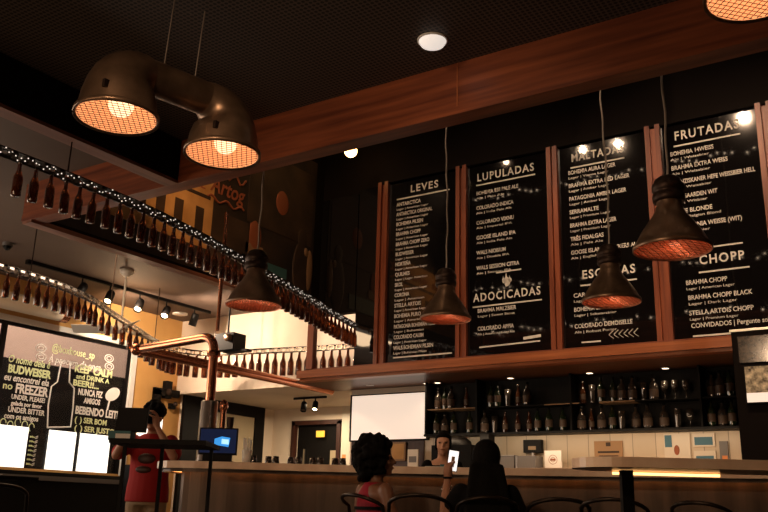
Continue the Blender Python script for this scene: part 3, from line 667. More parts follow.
# round copper duct behind the far rack, its highlight put into the cream colour
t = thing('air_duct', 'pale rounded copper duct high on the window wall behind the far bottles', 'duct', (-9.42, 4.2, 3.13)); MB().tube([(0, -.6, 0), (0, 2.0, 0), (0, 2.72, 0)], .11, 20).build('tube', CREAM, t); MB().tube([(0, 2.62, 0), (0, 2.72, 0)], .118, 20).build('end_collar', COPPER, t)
MB().bar((0, 1, .1), (0, 1, .37), .03, .03).build('bracket', CAP, t); MB().bar((0, 2.2, .1), (0, 2.2, .37), .03, .03).build('bracket', CAP, t)
t = thing('wall_speaker', 'black box speaker on the ochre wall beside the doorway', 'speaker', (XL, 8.98, 2.31)); MB().box(0, .08, -.06, .06, 0, .25).build('cabinet', BLACK, t); MB().lathe([(.001, .005), (.04, .005), (.05, 0)], 16, (.081, 0, .09), Matrix.Rotation(pi/2, 4, 'Y')).build('cone', CAP, t)
t = thing('wall_lamp', 'small dark emergency lamp on the wall right of the speaker', 'lamp', (XL, 9.11, 2.20)); MB().box(0, .06, -.05, .05, -.03, .05).build('box', BLACK, t); MB().ball((.08, .02, .04), .035).build('head', CAP, t)

# ------------------------------------------------------------------ back bar
sh = thing('back_bar_shelving', 'long black back bar shelving under the timber soffit', 'shelving', (-5.27, YBAR, 1.66))
b = MB(); b.box(0, 5.2, -.02, -.003, 0, .634); b.build('back_panel', BLACK, sh)
MB().box(0, 5.2, -.26, -.02, 0, .025).build('bottom_shelf', BLACK, sh)
b = MB(); b.box(.02, .65, -.22, -.02, .305, .318); b.build('upper_shelf', KRAFT, sh)
b = MB(); b.box(.8, 1.9, -.22, -.02, .305, .318); b.box(2.5, 5.2, -.22, -.02, .305, .318); b.build('upper_shelf', BLACK, sh)
b = MB(); b.box(1.5, 1.9, -.224, -.22, .305, .318); b.box(2.12, 2.5, -.22, -.02, .305, .318); b.build('brown_shelf_edge', KRAFT, sh)  # kraft brown edge strip and one shelf length among the black shelves
for x in (0, .67, 1.80, 3.15, 4.15): MB().box(x, x+.02, -.24, -.02, .025, .634).build('divider', BLACK, sh)
struct('wall_bar_tile', MB().box(-5.40, 3, YBAR-.012, YBAR-.001, .9, 1.66), TILE)
struct('wall_bar_timber', MB().box(-6.46, -5.40, YBAR-.03, YBAR-.001, .9, 1.75), DARKWOOD)
# downlights in the soffit
for i, (x, lab) in enumerate(((-6.02, 'above the white screen'), (-5.29, 'above the shelving left end'), (-5.14, 'second above the shelving left end'), (-4.19, 'below the LUPULADAS board'), (-3.26, 'below the MALTADAS board'), (-2.45, 'below the last mullion on the right'))):
    t = thing('soffit_downlight', 'small glowing recessed downlight in the timber soffit, '+lab, 'downlight', (x, 9.03 if i else 8.9, 2.296), 0, 'downlights of the soffit')
    MB().lathe([(.05, 0), (.05, -.006), (.036, -.006)], 18).build('trim_ring', STEEL, t); MB().lathe([(.036, -.004), (.001, -.004)], 18).build('lens', DOWN if i else STEEL, t)
    if i: light('downlight_beam', 'SPOT', (x, 8.93, 2.27), 2.2, (1, .75, .5), .02, (x, 9.0, 1.6), 110, .7)
def prof(name, pr, m, cap_pr=None, capm=None, lab_z=None):
    o = MB().lathe(pr, 14).build(name, m)
    if cap_pr: MB().lathe(cap_pr, 10).build('stopper', capm, o)
    if lab_z: r = max(p[0] for p in pr)+.0006; MB().lathe([(r, lab_z[0]), (r, lab_z[1])], 14).build('paper_label', PAPER, o)
    return o
kinds = [
 ('wine_bottle', [(.001, 0), (.038, 0), (.04, .008), (.04, .155), (.03, .185), (.015, .205), (.0145, .262)], GREENG, [(.0155, .235), (.0155, .264), (.001, .264)], BLACK, (.05, .13), 'dark slim wine bottle'),
 ('spirit_bottle', [(.001, 0), (.045, 0), (.048, .01), (.048, .15), (.03, .18), (.017, .19), (.017, .235)], CLEARG, [(.02, .23), (.02, .262), (.001, .262)], BLACK, (.03, .11), 'pale squat spirit bottle'),
 ('beer_bottle', [(.001, 0), (.03, 0), (.0305, .006), (.0305, .125), (.02, .165), (.013, .185), (.013, .235)], BROWNG, [(.015, .228), (.015, .241), (.001, .241)], SILVER, (.04, .10), 'brown beer bottle'),
 ('beer_glass', [(.001, .004), (.028, 0), (.03, .01), (.03, .02), (.036, .12), (.042, .19), (.039, .19), (.028, .02), (.001, .018)], CLEARG, None, None, None, 'tall pale beer glass'),
 ('stem_glass', [(.001, 0), (.035, 0), (.034, .005), (.006, .012), (.006, .07), (.03, .09), (.042, .13), (.036, .19), (.034, .19), (.039, .13), (.001, .085)], CLEARG, None, None, None, 'stemmed pale beer glass')]
protos = []
used = [False]*5
for k in kinds: protos.append(prof(*k[:6]))
def shelf_row(xs, z, row, grp):
    for i, x in enumerate(sorted(xs)):
        k = random.choice((0, 0, 1, 2, 3) if x < -3 else (0, 1, 1, 3, 4, 4)); lab = '%s on the %s of the back bar, %s from the left' % (kinds[k][6], row, ordw(i+1))
        loc = (x, 9.06+random.uniform(-.03, .04), z)
        if not used[k]: o = protos[k]; used[k] = True; o.location = loc; tag(o, lab, 'glass' if k > 2 else 'bottle', grp); 
        else: o = dup(protos[k], loc, random.uniform(0, 6), lab, grp); o['category'] = 'glass' if k > 2 else 'bottle'
up = [-5.16, -5.07, -4.96, -4.76, -4.45, -4.36, -4.24, -4.10, -3.99]+[-3.36+.11*i for i in range(11)]+[-2.02, -1.93, -1.84, -1.75, -1.66, -1.57]
lo = [-5.16, -5.06, -4.93, -4.72, -4.52, -4.41, -4.27, -4.13, -4.0, -3.9, -3.75, -3.60, -3.38, -3.28, -3.16, -3.04, -2.93, -2.80, -2.66, -2.5, -2.36, -2.24, -2.03, -1.93, -1.84, -1.75, -1.65]
shelf_row(up, 1.66+.3185, 'upper shelf', 'bottles and glasses on the upper bar shelf')
shelf_row(lo, 1.6855, 'lower shelf', 'bottles and glasses on the lower bar shelf')
# white screen left of the shelving
t = thing('wall_screen', 'large blank white screen with black bezel left of the bar shelving', 'screen', (-6.47, 9.16, 1.64)); MB().box(0, 1.14, -.03, .035, 0, .58).build('bezel', BLACK, t); MB().box(.03, 1.12, -.033, -.03, .015, .565).build('display', TVWHITE, t)
# back counter and what stands on it
bc = thing('back_counter', 'dark back bar worktop below the tiled splashback', 'counter', (-6.4, 8.62, 0)); MB().box(0, 7.4, .05, .56, 0, 1.24).build('carcass', DARKWOOD, bc); MB().box(0, 7.4, 0, .565, 1.24, 1.28).build('worktop', MARBLE, bc)
zt = 1.28
def bx(name, label, cat, x0, x1, y0, y1, z0, z1, m, parts=()):
    t = thing(name, label, cat, (x0, y0, z0)); MB().box(0, x1-x0, 0, y1-y0, 0, z1-z0).build('body', m, t)
    for (n, a, mm) in parts: MB().box(*a).build(n, mm, t)
    return t
bx('paper_sign', 'kraft brown sign with printed lines on the tiled splashback', 'sign', -3.29, -2.985, 9.165, 9.185, 1.38, 1.585, KRAFT, [('print_line', (.05, .26, -.003, 0, .045, .055), SEPIAD), ('print_line', (.04, .27, -.003, 0, .08, .10), SEPIAD), ('printed_crest', (.13, .18, -.003, 0, .15, .19), SEPIAD)])
t = bx('paper_sign', 'white poster with a bottle drawing and blue corner on the splashback', 'sign', -2.55, -2.29, 9.165, 9.185, 1.34, 1.645, WHITEG, [('blue_corner', (.01, .08, -.003, 0, .17, .29), BLUEP), ('dark_band', (.12, .22, -.003, 0, .02, .05), BLACK)])
MB().ball((.125, -.001, .14), (.028, .003, .05)).build('bottle_drawing', RUST, t)
bx('paper_sign', 'blue and white framed card on the splashback, upper of two', 'sign', -2.265, -2.05, 9.165, 9.185, 1.51, 1.64, WHITEG, [('blue_field', (.02, .195, -.003, 0, .015, .095), BLUEP)])
bx('paper_sign', 'blue and white framed card on the splashback, lower of two', 'sign', -2.26, -2.05, 9.165, 9.185, 1.34, 1.47, WHITEG, [('blue_field', (.02, .19, -.003, 0, .01, .08), BLUEP)])
bx('paper_sign', 'grey and orange card at the right end of the splashback', 'sign', -2.01, -1.93, 9.165, 9.185, 1.36, 1.56, GREYT, [('orange_patch', (.02, .07, -.003, 0, .0, .06), ORANGE)])
t = bx('paper_card', 'small white card with round brown emblem leaning on the back counter', 'card', -3.78, -3.59, 8.98, 9.0, zt, 1.48, WHITE)
MB().lathe([(.05, 0), (.04, -.002), (.03, -.002), (.022, 0)], 20, (.095, -.001, .105), Matrix.Rotation(pi/2, 4, 'X')).bar((.065, -.003, .105), (.125, -.003, .105), .003, .018).build('emblem', RUST, t)
bx('card_terminal', 'small black box with crossed emblem mounted on the splashback', 'device', -4.08, -3.87, 9.1, 9.17, 1.47, 1.61, BLACK, [('emblem', (.06, .15, -.003, 0, .03, .07), BEIGE), ('bracket', (.09, .12, .02, .07, -.19, 0), STEEL)])
bx('steel_bin', 'dark grey steel box on the back counter behind the woman in black, left', 'box', -4.36, -4.08, 8.85, 9.05, zt, 1.43, GREYT, [('lid_edge', (0, .28, -.004, 0, .14, .15), STEEL)])
bx('steel_bin', 'dark grey steel box on the back counter, beside the white emblem card', 'box', -4.04, -3.83, 8.85, 9.05, zt, 1.42, GREYT, [('lid_edge', (-.02, 0, -.004, 0, 0, .14), STEEL)])
t = thing('coffee_machine', 'black rounded coffee machine on the back counter between the women', 'coffee machine', (-4.78, 8.9, zt)); MB().box(-.26, .24, -.17, .17, 0, .26).build('body', BLACK, t); MB().lathe([(.15, .0), (.14, .05), (.09, .09), (.001, .1)], 18, (0, 0, .26)).build('hopper', BLACK, t)
bx('grinder', 'narrow black grinder standing right of the coffee machine', 'grinder', -4.49, -4.38, 8.85, 9.0, zt, 1.66, BLACK, [('chute', (.02, .05, -.03, 0, .16, .20), STEEL)])
bx('framed_picture', 'tan framed picture on the dark timber below the white screen', 'picture', -5.85, -5.64, 9.14, 9.165, 1.40, 1.62, TAN, [('print', (.02, .19, -.004, 0, .02, .2), SEPIA)])
bx('paper_card', 'small pale card standing before the dark timber, left of the bartender', 'card', -5.52, -5.38, 9.0, 9.02, zt, 1.52, WHITEG, [('grey_print', (.02, .12, -.003, 0, .09, .16), GREYT)])
bx('sticker_poster', 'narrow white poster strip with colourful stickers beside the back door', 'poster', -8.21, -7.86, 11.37, 11.395, 1.2, 2.4, WHITEG, [('orange_stripe', (.03, .10, -.003, 0, .1, .45), ORANGE), ('rust_patch', (.18, .3, -.003, 0, .3, .42), RUST), ('blue_patch', (.15, .32, -.003, 0, .85, .98), BLUEP)])
tag(MB().box(0, .16, 0, .02, 0, .10).build('exit_sign', YELLOW, None, (-8.72, 11.38, 1.93)), 'small yellow sign glowing in the dark back doorway', 'sign')
# tall dark unit with a small lit picture screen at the right
t = thing('bar_cabinet', 'tall black bar cabinet at the right end of the ledge', 'cabinet', (-1.5, 7.6, 0)); MB().box(0, 1.4, 0, .45, 0, 2.34).build('carcass', DARKWALL, t); MB().box(-.01, 1.41, -.01, .45, 2.325, 2.345).build('top_edge', STEEL, t); MB().box(.05, 1.35, -.012, 0, 2.06, 2.28).build('speckled_glass_door', mat('speckled_glass', (.03, .02, .015), .12, var=(45, (.004, .003, .002), (.11, .075, .05))), t)
t = thing('picture_screen', 'small lit screen showing hops on the black cabinet at the right edge', 'screen', (-1.42, 7.575, 1.72)); MB().box(0, .52, -.02, .022, 0, .31).build('bezel', BLACK, t); MB().box(.01, .51, -.023, -.02, .085, .30).build('hop_picture', HOPS, t); MB().box(.01, .51, -.023, -.02, .01, .085).build('pale_strip', TVWHITE, t)

# ------------------------------------------------------------------ the curved counter
F = catmull([(-5.66, 6.9, 0), (-5.68, 6.3, 0), (-5.70, 5.7, 0), (-5.64, 5.25, 0), (-5.36, 5.04, 0), (-4.95, 5.22, 0), (-4.33, 5.66, 0), (-3.6, 6.05, 0), (-2.95, 6.28, 0), (-2.2, 6.5, 0), (-1.2, 6.72, 0), (0, 6.85, 0), (1.5, 6.9, 0), (3.6, 6.9, 0)], .12)
def off(P, dd):
    r = []
    for i, p in enumerate(P):
        q = P[min(i+1, len(P)-1)]-P[max(i-1, 0)]; n = V((-q.y, q.x, 0)).normalized(); r.append(p+n*dd)
    return r
def strip(mb, A, B, z0, z1):
    n = len(A); vs = [(p.x, p.y, z) for P in (A, B) for z in (z0, z1) for p in P]
    a0, a1, b0, b1 = 0, n, 2*n, 3*n; fs = []
    for i in range(n-1): fs += [[a0+i, a0+i+1, a1+i+1, a1+i], [b0+i+1, b0+i, b1+i, b1+i+1], [a1+i, a1+i+1, b1+i+1, b1+i], [a0+i+1, a0+i, b0+i, b0+i+1]]
    fs += [[a0, a1, b1, b0], [a0+n-1, b0+n-1, b1+n-1, a1+n-1]]
    return mb.add(vs, fs)
t = thing('bar_counter', 'long curved bar counter with marble top and dark metal front', 'bar counter', (0, 0, 0))
strip(MB(), F, off(F, .52), 1.095, 1.15).build('marble_top', MARBLE, t)
strip(MB(), off(F, .20), off(F, .48), 0, 1.095).build('front_panel', PANEL, t)
strip(MB(), off(F, .085), off(F, .10), 1.08, 1.094).build('light_strip', LED, t)
strip(MB(), off(F, .045), off(F, .055), 1.068, 1.095).build('strip_lip', PANEL, t)

MB().tube([p+V((0, 0, .22)) for p in off(F, -.03)], .022, 8).build('foot_rail', STEEL, t)

CT = 1.15
t = thing('monitor', 'black monitor with blue glowing screen on the left counter end', 'monitor', (-5.215, 5.475, CT), rad(33))
MB().box(-.16, .16, -.03, 0, .07, .29).build('housing', BLACK, t)
s_ = MB().box(-.15, .15, -.033, -.03, .085, .28).build('screen', SCREEN, t)
b = MB(); b.add([(-.03, -.035, .15), (.02, -.035, .145), (.09, -.035, .135), (.10, -.035, .21), (.03, -.035, .22), (-.03, -.035, .2)], [[0, 1, 2, 3, 4, 5]]); b.build('blue_glow', SCREENB, s_)
b = MB(); b.add([(.03, -.037, .16), (.09, -.037, .155), (.09, -.037, .195), (.03, -.037, .20)], [[0, 1, 2, 3]]); b.build('window_shape', SCREENW, s_)
MB().box(-.14, .14, -.08, .08, 0, .02).box(-.12, .12, -.03, .01, .02, .08).build('stand', BLACK, t)
t = thing('straw_holder', 'pale cup holding paper straws right of the monitor', 'straw holder', (-5.04, 5.64, CT)); MB().lathe([(.001, 0), (.035, 0), (.042, .12), (.039, .12), (.03, .01)], 16).build('cup', WHITE, t)
b = MB()
for k in range(12): a = k*.52; b.tube([(.018*cos(a), .018*sin(a), .03), (.034*cos(a), .034*sin(a), .20+.02*sin(k*3))], .005, 6)
b.build('straws', PAPERLIT if False else WHITE, t)
gl0 = None
for i in range(9):
    fx = i/8; x = -5.0+.62*fx; y = 5.68+.42*fx; lab = 'small clear glass upside down on the counter, %s right of the straw cup' % ordw(i+1)
    if gl0 is None:
        gl0 = MB().lathe([(.03, 0), (.032, .002), (.026, .075), (.001, .078)], 14).build('tumbler', CLEARG, None, (x, y, CT)); tag(gl0, lab, 'glass', 'upturned glasses on the counter')
    else: dup(gl0, (x, y+.05*(i % 2), CT), 0, lab)
t = thing('serving_tray', 'white tray with a dark marker on the counter before the bartender', 'tray', (-3.62, 6.42, CT), rad(25)); MB().box(-.12, .12, -.08, .08, 0, .018).build('tray', WHITE, t); MB().tube([(.0, -.02, .028), (.11, .0, .028)], .011, 8).build('marker', TEAL, t)

# ------------------------------------------------------------------ tables, chairs, bench
Rg = V((.839, .544, 0)).normalized(); Fw = V((-.545, .838, 0)).normalized()
def pill(L_, W_, n=10):
    r = W_/2; p = [(L_/2-r+r*cos(a), r*sin(a)) for a in [-pi/2+pi*i/n for i in range(n+1)]]; return p+[(-x, -y) for x, y in p]
c = V((-1.60, 4.30, 0))+Rg*.80+Fw*.25
TB = t = thing('high_table', 'high marble topped table with black leg, near right foreground', 'table', c, rad(31.5)); MB().prism(pill(1.6, .50, 16), 1.05, 1.10).build('marble_top', MARBLE, t)
for x in (-.52, .52): MB().box(x-.03, x+.03, -.03, .03, 0, 1.045).build('leg', BLACK, t)
MB().box(-.6, .6, -.02, .02, .015, .05).build('foot_bar', BLACK, t); MB().box(-.55, .03, .17, .19, 1.031, 1.045).build('light_strip', LEDB, t); 
c = V((-3.55, 3.29, 0))+Fw*.15
t = thing('high_table', 'thin black high table at the left, before the man in red', 'table', c, rad(33)); MB().box(-.26, .25, -.2, .2, 1.11, 1.135).build('top', BLACK, t)
for x, y in ((-.20, -.1), (-.05, .1), (.21, .17)): MB().box(x-.009, x+.009, y-.009, y+.009, 0, 1.11).build('leg', BLACK, t)
t = thing('order_screen', 'dark tilted display with teal keypad on the thin black table', 'screen', V((-3.70, 3.24, 1.135))+Fw*.12-Rg*.07, rad(33))
m = Matrix.Rotation(rad(-12), 4, 'X'); MB().box(-.08, .09, 0, .02, .055, .19, m).build('housing', BLACK, t); MB().box(-.074, .084, -.002, 0, .062, .183, m).build('display', mat('dim_display', (.02, .02, .022), .06), t)
MB().box(-.09, .03, -.06, .04, 0, .05).build('base', TEAL, t); MB().box(-.05, .03, -.064, -.06, .008, .035).build('receipt', WHITE, t)
t = thing('basket', 'pale woven basket behind the man in red near the doorway', 'basket', (-8.9, 8.05, 0)); MB().lathe([(.001, 1.3), (.12, 1.3), (.16, 1.62), (.15, 1.62), (.11, 1.32)], 18).build('bowl', CREAM, t); MB().box(-.2, .2, -.2, .2, 0, 1.3).build('plinth', BLACK, t)
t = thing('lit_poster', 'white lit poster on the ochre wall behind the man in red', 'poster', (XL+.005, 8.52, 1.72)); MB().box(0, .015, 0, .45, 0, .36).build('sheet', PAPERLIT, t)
t = thing('bench', 'low dark partition bench with grey ledge below the written window', 'bench', (-8.6, 5.2, 0)); MB().box(-.25, .2, 0, 2.0, 0, 1.03).build('body', BLACK, t); MB().box(-.28, .22, -.02, 2.02, 1.03, 1.08).build('ledge', GREYT, t)
t = thing('side_table', 'dark square table with shiny rim at the left frame edge', 'table', (-7.1, 4.55, 0)); MB().box(-.35, .35, -.35, .35, .98, 1.01).build('top', BLACK, t); MB().box(-.04, .04, -.04, .04, 0, .98).build('leg', BLACK, t)
tag(MB().lathe([(.001, 0), (.06, 0), (.11, .015), (.105, .017), (.06, .006)], 20).build('plate', WHITE, None, (-7.05, 4.62, 1.011)), 'white plate on the dark table at the left frame edge', 'plate')

def chair_proto():
    CHM = mat('dark_chair_metal', (.03, .02, .014), .35, .7)
    t = thing('tub_chair', 'x', 'chair', (0, 0, 0), 0, 'dark bent tube chairs before the counter')
    MB().lathe([(.001, .45), (.20, .45), (.215, .46), (.215, .475), (.2, .49), (.001, .49)], 24).build('seat', BLKC, t)
    for a in (45, 135, 225, 315): MB().tube([(.15*cos(rad(a)), .15*sin(rad(a)), .45), (.21*cos(rad(a)), .21*sin(rad(a)), 0)], .013, 8).build('leg', CHM, t)
    pts = [(-.2, .02, .47), (-.21, -.05, .7)]+[(-.2*cos(a), -.08-.14*sin(a), .84+.07*sin(a)) for a in [pi*i/12 for i in range(13)]]+[(.21, -.05, .7), (.2, .02, .47)]
    MB().tube(pts, .013, 8).build('bent_back', CHM, t)
    MB().tube([(-.205, -.07, .70)]+[(-.2*cos(a), -.08-.12*sin(a), .70) for a in [pi*i/10 for i in range(1, 10)]]+[(.205, -.07, .70)], .012, 8).build('lower_rail', CHM, t)
    return t
chs = []
ch0 = chair_proto()
def at(px_x, D, base=0):    # a spot on the floor straight ahead at that bearing
    k = (px_x-384)/870*1.02
    p = (Fw+Rg*k)*D; return V((p.x, p.y, base))
P1, P2 = at(376, 6.35), at(481, 6.1)
spots = [(P1, rad(-20), 'dark bent tube chair under the woman in the red top'), (P2, rad(33), 'dark bent tube chair under the woman in black'), (at(420, 5.9), rad(25), 'empty dark bent tube chair between the two women'), (at(548, 6.0), rad(30), 'empty dark bent tube chair right of the woman in black'), (at(604, 5.6), rad(10), 'empty dark bent tube chair before the counter, near the marble table leg'), (at(690, 5.9), rad(-10), 'empty dark bent tube chair behind the marble table, at the far right'), (at(18, 6.4), rad(60), 'dark bent tube chair at the left frame edge')]
for i, (p, rz, lab) in enumerate(spots):
    if i == 0: ch0.location = p; ch0.rotation_euler = (0, 0, rz); ch0['label'] = lab
    else: dup(ch0, p, rz, lab)

# ------------------------------------------------------------------ people
def remeshed(mb, name, m, parent, vox=.009, smooth=4):
    o = mb.build(name, m, parent)
    md = o.modifiers.new('r', 'REMESH'); md.mode = 'VOXEL'; md.voxel_size = vox; md.use_smooth_shade = True
    if smooth: s2 = o.modifiers.new('s', 'SMOOTH'); s2.factor = .5; s2.iterations = smooth
    bpy.context.view_layer.update()
    dg = bpy.context.evaluated_depsgraph_get(); me = bpy.data.meshes.new_from_object(o.evaluated_get(dg))
    for p in me.polygons: p.use_smooth = True
    if not me.materials: me.materials.append(m)
    o.modifiers.clear(); o.data = me; return o
def head(mb, c, R_):        # face along local +y of R_
    c = V(c); q = lambda p: c+R_ @ V(p)
    mb.ball(q((0, -.01, .02)), (.076, .095, .105), 18, 12, R_); mb.ball(q((0, .025, -.045)), (.058, .065, .075), 16, 10, R_)
    mb.ball(q((0, .066, -.092)), (.026, .024, .024), 10, 8, R_)
    mb.limb([q((0, .088, .015)), q((0, .108, -.022))], [.009, .014], 8); mb.ball(q((0, .088, -.060)), (.026, .012, .012), 10, 6, R_)
    for s_ in (-1, 1):
        mb.ball(q((s_*.078, -.005, -.005)), (.009, .02, .032), 8, 8, R_); mb.ball(q((s_*.034, .075, .028)), (.022, .010, .009), 8, 6, R_)
        mb.ball(q((s_*.042, .055, -.03)), (.024, .025, .025), 8, 6, R_)
def face_bits(c, R_, parent):
    c = V(c); q = lambda p: c+R_ @ V(p)
    for s_ in (-1, 1):
        MB().ball(q((s_*.033, .083, .008)), (.013, .006, .007), 10, 6, R_).build('eye', BLACK, parent)
    MB().ball(q((0, .098, -.060)), (.024, .006, .006), 10, 6, R_).build('mouth', RUST, parent)
def hand(mb, wrist, d, curl, side, k=1.0):
    wr, d, curl, side = V(wrist), V(d).normalized(), V(curl).normalized(), V(side).normalized()
    mb.limb([wr, wr+d*.045, wr+d*.085], [.024, .036, .034], 10)
    for j, (o_, L_) in enumerate(((-.033, .060), (-.011, .072), (.011, .068), (.033, .052))):
        b0 = wr+d*.082+side*o_; b1 = b0+d*L_*.45+curl*L_*.25; b2 = b1+d*L_*.12+curl*L_*.5
        mb.limb([wr+d*.05+side*o_*.8, b0, b1, b2], [.011, .0105, .0095, .008], 8)
    t0 = wr+d*.03-side*.03; t1 = t0+d*.035-side*.022+curl*.02; mb.limb([t0, t1, t1+d*.025+curl*.028], [.013, .0115, .009], 8)
def Rz(a): return Matrix.Rotation(a, 3, 'Z')

# the woman in the red top: seated, back turned, head in profile to the right
wm = thing('person', 'seated woman with dark curly hair, red racerback top and hoop earring', 'person', P1, rad(-26)); wm.scale = (.96, .96, .96)
b = MB(); hz = 1.205; HR = Rz(rad(-36)); HC = V((.02, .03, hz))
b.loft([(0, -.02, .44, .16, .13), (0, -.02, .52, .185, .14), (0, -.01, .62, .15, .115), (0, .0, .74, .135, .10), (0, .0, .86, .165, .105), (0, -.01, .96, .18, .095), (0, -.01, 1.01, .14, .075), (0, 0, 1.04, .06, .055)])
b.limb([(0, 0, 1.0), (.01, .015, 1.10), (.015, .02, 1.16)], [.055, .048, .05]); head(b, HC, HR)
for s_ in (-1, 1):
    el = (s_*.25, .06, .72); b.limb([(s_*.165, -.005, .985), (s_*.21, .0, .87), el], [.055, .046, .038]); wr = (s_*.16, .30, .72)
    b.limb([el, (s_*.2, .18, .72), wr], [.038, .034, .024]); hand(b, wr, (-s_*.3, .9, -.05), (0, .2, -1), (s_, .3, 0))
    b.limb([(s_*.09, .0, .50), (s_*.10, .40, .50)], [.085, .06]); b.limb([(s_*.10, .40, .50), (s_*.10, .38, .08)], [.056, .036]); b.limb([(s_*.10, .36, .05), (s_*.10, .52, .03)], [.035, .025])
remeshed(b, 'body', SKIND, wm)
b = MB(); b.loft([(0, -.02, .45, .172, .145), (0, -.02, .53, .198, .152), (0, -.01, .62, .162, .127), (0, 0, .74, .147, .112), (0, 0, .84, .172, .114), (0, -.005, .90, .165, .112), (0, -.01, .96, .12, .108), (0, -.012, 1.005, .085, .088), (0, -.01, 1.04, .075, .068)]); remeshed(b, 'red_top', REDC, wm, .010, 3)
b = MB(); b.loft([(0, -.01, .845, .178, .121), (0, -.01, .868, .178, .122)], 24); b.build('black_back_strap', BLKC, wm)
for s_ in (-1, 1): pass
b = MB()
for s_ in (-1, 1): b.limb([(s_*.09, .0, .50), (s_*.10, .40, .50)], [.095, .07]); b.limb([(s_*.10, .40, .50), (s_*.10, .38, .10)], [.064, .048])
b.loft([(0, -.02, .42, .17, .15), (0, -.02, .50, .2, .16)]); remeshed(b, 'black_trousers', BLKC, wm, .012, 2)
random.seed(3)
b = MB(); q = lambda p: HC+HR @ V(p); b.ball(q((0, -.055, .035)), (.135, .135, .150), 18, 12)
for k in range(230):
    th = random.uniform(0, 2*pi); ph = math.acos(random.uniform(-.85, 1)); v = V((sin(ph)*cos(th)*.145, sin(ph)*sin(th)*.148-.058, cos(ph)*.160+.030))
    if v.y > .045 and v.z < .10: continue
    b.ball(q(v), random.uniform(.014, .028), 7, 5)
for k in range(40): b.ball(q((random.uniform(-.09, .09), random.uniform(-.15, -.08), random.uniform(-.15, -.05))), random.uniform(.018, .032), 7, 5)
remeshed(b, 'curly_hair', HAIR, wm, .010, 1)
face_bits(HC, HR, wm)
b = MB(); cc = q((.085, .0, -.062)); b.tube([cc+HR @ V((0, .020*cos(a), .022*sin(a))) for a in [i*2*pi/14 for i in range(14)]], .003, 6, True); b.build('hoop_earring', SILVER, wm)

# the woman in black: back to the camera, phone raised in her left hand
wb = thing('person', 'seated woman with long black hair in a black top, raising a phone', 'person', P2, rad(33)); wb.scale = (.985, .985, .985)
b = MB(); HC = V((0, .03, 1.165)); HR = Rz(rad(22))
b.loft([(0, -.02, .44, .17, .14), (0, -.02, .52, .195, .15), (0, -.01, .64, .16, .12), (0, 0, .76, .15, .11), (0, 0, .88, .18, .11), (0, -.01, .94, .19, .10), (0, -.01, .985, .14, .08), (0, 0, 1.01, .06, .058)])
b.limb([(0, 0, .98), (0, .015, 1.06), (0, .02, 1.12)], [.055, .048, .05]); head(b, HC, HR)
el = V((-.27, .14, .77)); wr = V((-.245, .25, 1.05))
b.limb([(-.17, -.005, .955), (-.235, .05, .86), el], [.055, .048, .042]); b.limb([el, (-.262, .20, .91), wr], [.042, .037, .025]); hand(b, wr, (.05, .02, 1), (.75, .3, .1), (.3, -.9, 0))
e2 = V((.27, .06, .72)); w_2 = V((.15, .27, .74)); b.limb([(.17, -.005, .955), (.23, .02, .84), e2], [.055, .048, .042]); b.limb([e2, w_2], [.042, .026]); hand(b, w_2, (-.5, .8, 0), (0, .2, -1), (.8, .5, 0))
for s_ in (-1, 1): b.limb([(s_*.09, 0, .50), (s_*.10, .40, .50)], [.085, .06]); b.limb([(s_*.10, .40, .50), (s_*.10, .38, .08)], [.056, .036]); b.limb([(s_*.10, .36, .05), (s_*.10, .52, .03)], [.035, .025])
remeshed(b, 'body', SKIN, wb)
b = MB(); b.loft([(0, -.02, .45, .183, .155), (0, -.02, .53, .208, .162), (0, -.01, .64, .172, .132), (0, 0, .76, .162, .122), (0, 0, .88, .192, .122), (0, -.01, .945, .198, .11), (0, -.01, .99, .15, .09), (0, 0, 1.015, .075, .068)]); b.limb([(-.17, -.005, .955), (-.225, .04, .88)], [.065, .06]); b.limb([(.17, -.005, .955), (.23, .02, .84), e2, w_2*.6+e2*.4], [.065, .058, .052, .042])
for s_ in (-1, 1): b.limb([(s_*.09, .0, .50), (s_*.10, .40, .50)], [.095, .07]); b.limb([(s_*.10, .40, .50), (s_*.10, .38, .10)], [.064, .048])
remeshed(b, 'black_clothing', BLKC, wb, .012, 2)
q = lambda p: HC+HR @ V(p)
b = MB(); b.ball(q((0, -.02, .04)), (.098, .112, .118), 18, 12, HR)
b.loft([(0, -.14, .72, .13, .03), (0, -.13, .80, .165, .045), (0, -.10, .94, .145, .065), (0, -.055, 1.05, .115, .085), (0, -.01, 1.15, .10, .09), (0, 0, 1.2, .09, .09)])
for k in range(16): a = -1+k/7.5; b.limb([(.09*a, -.08, 1.12), (.12*a, -.125, .95), (.145*a, -.155, .78), (.15*a, -.15, .70+.03*sin(k*2))], [.03, .026, .022, .012], 7)
remeshed(b, 'long_hair', HAIR, wb, .010, 2); face_bits(HC, HR, wb)
b = MB(); b.tube([wr+V((0, 0, -.05))+V((.034*cos(a), .034*sin(a), .006*sin(a))) for a in [i*2*pi/14 for i in range(14)]], .007, 6, True); b.tube([wr+V((-.005, -.01, -.075))+V((.037*cos(a), .037*sin(a), -.008*sin(a))) for a in [i*2*pi/14 for i in range(14)]], .006, 6, True); b.build('bracelet', SILVER, wb)
MB().tube([wr+V((0, 0, .01))+V((.030*cos(a), .030*sin(a), 0)) for a in [i*2*pi/12 for i in range(12)]], .008, 6, True).build('watch_strap', BLACK, wb)
wbm = Matrix.Translation(P2) @ Matrix.Rotation(rad(33), 4, 'Z')
ph = thing('phone', 'phone with bright screen held up by the woman in black', 'phone', wbm @ V((-.20, .285, 1.165)), rad(33-8))
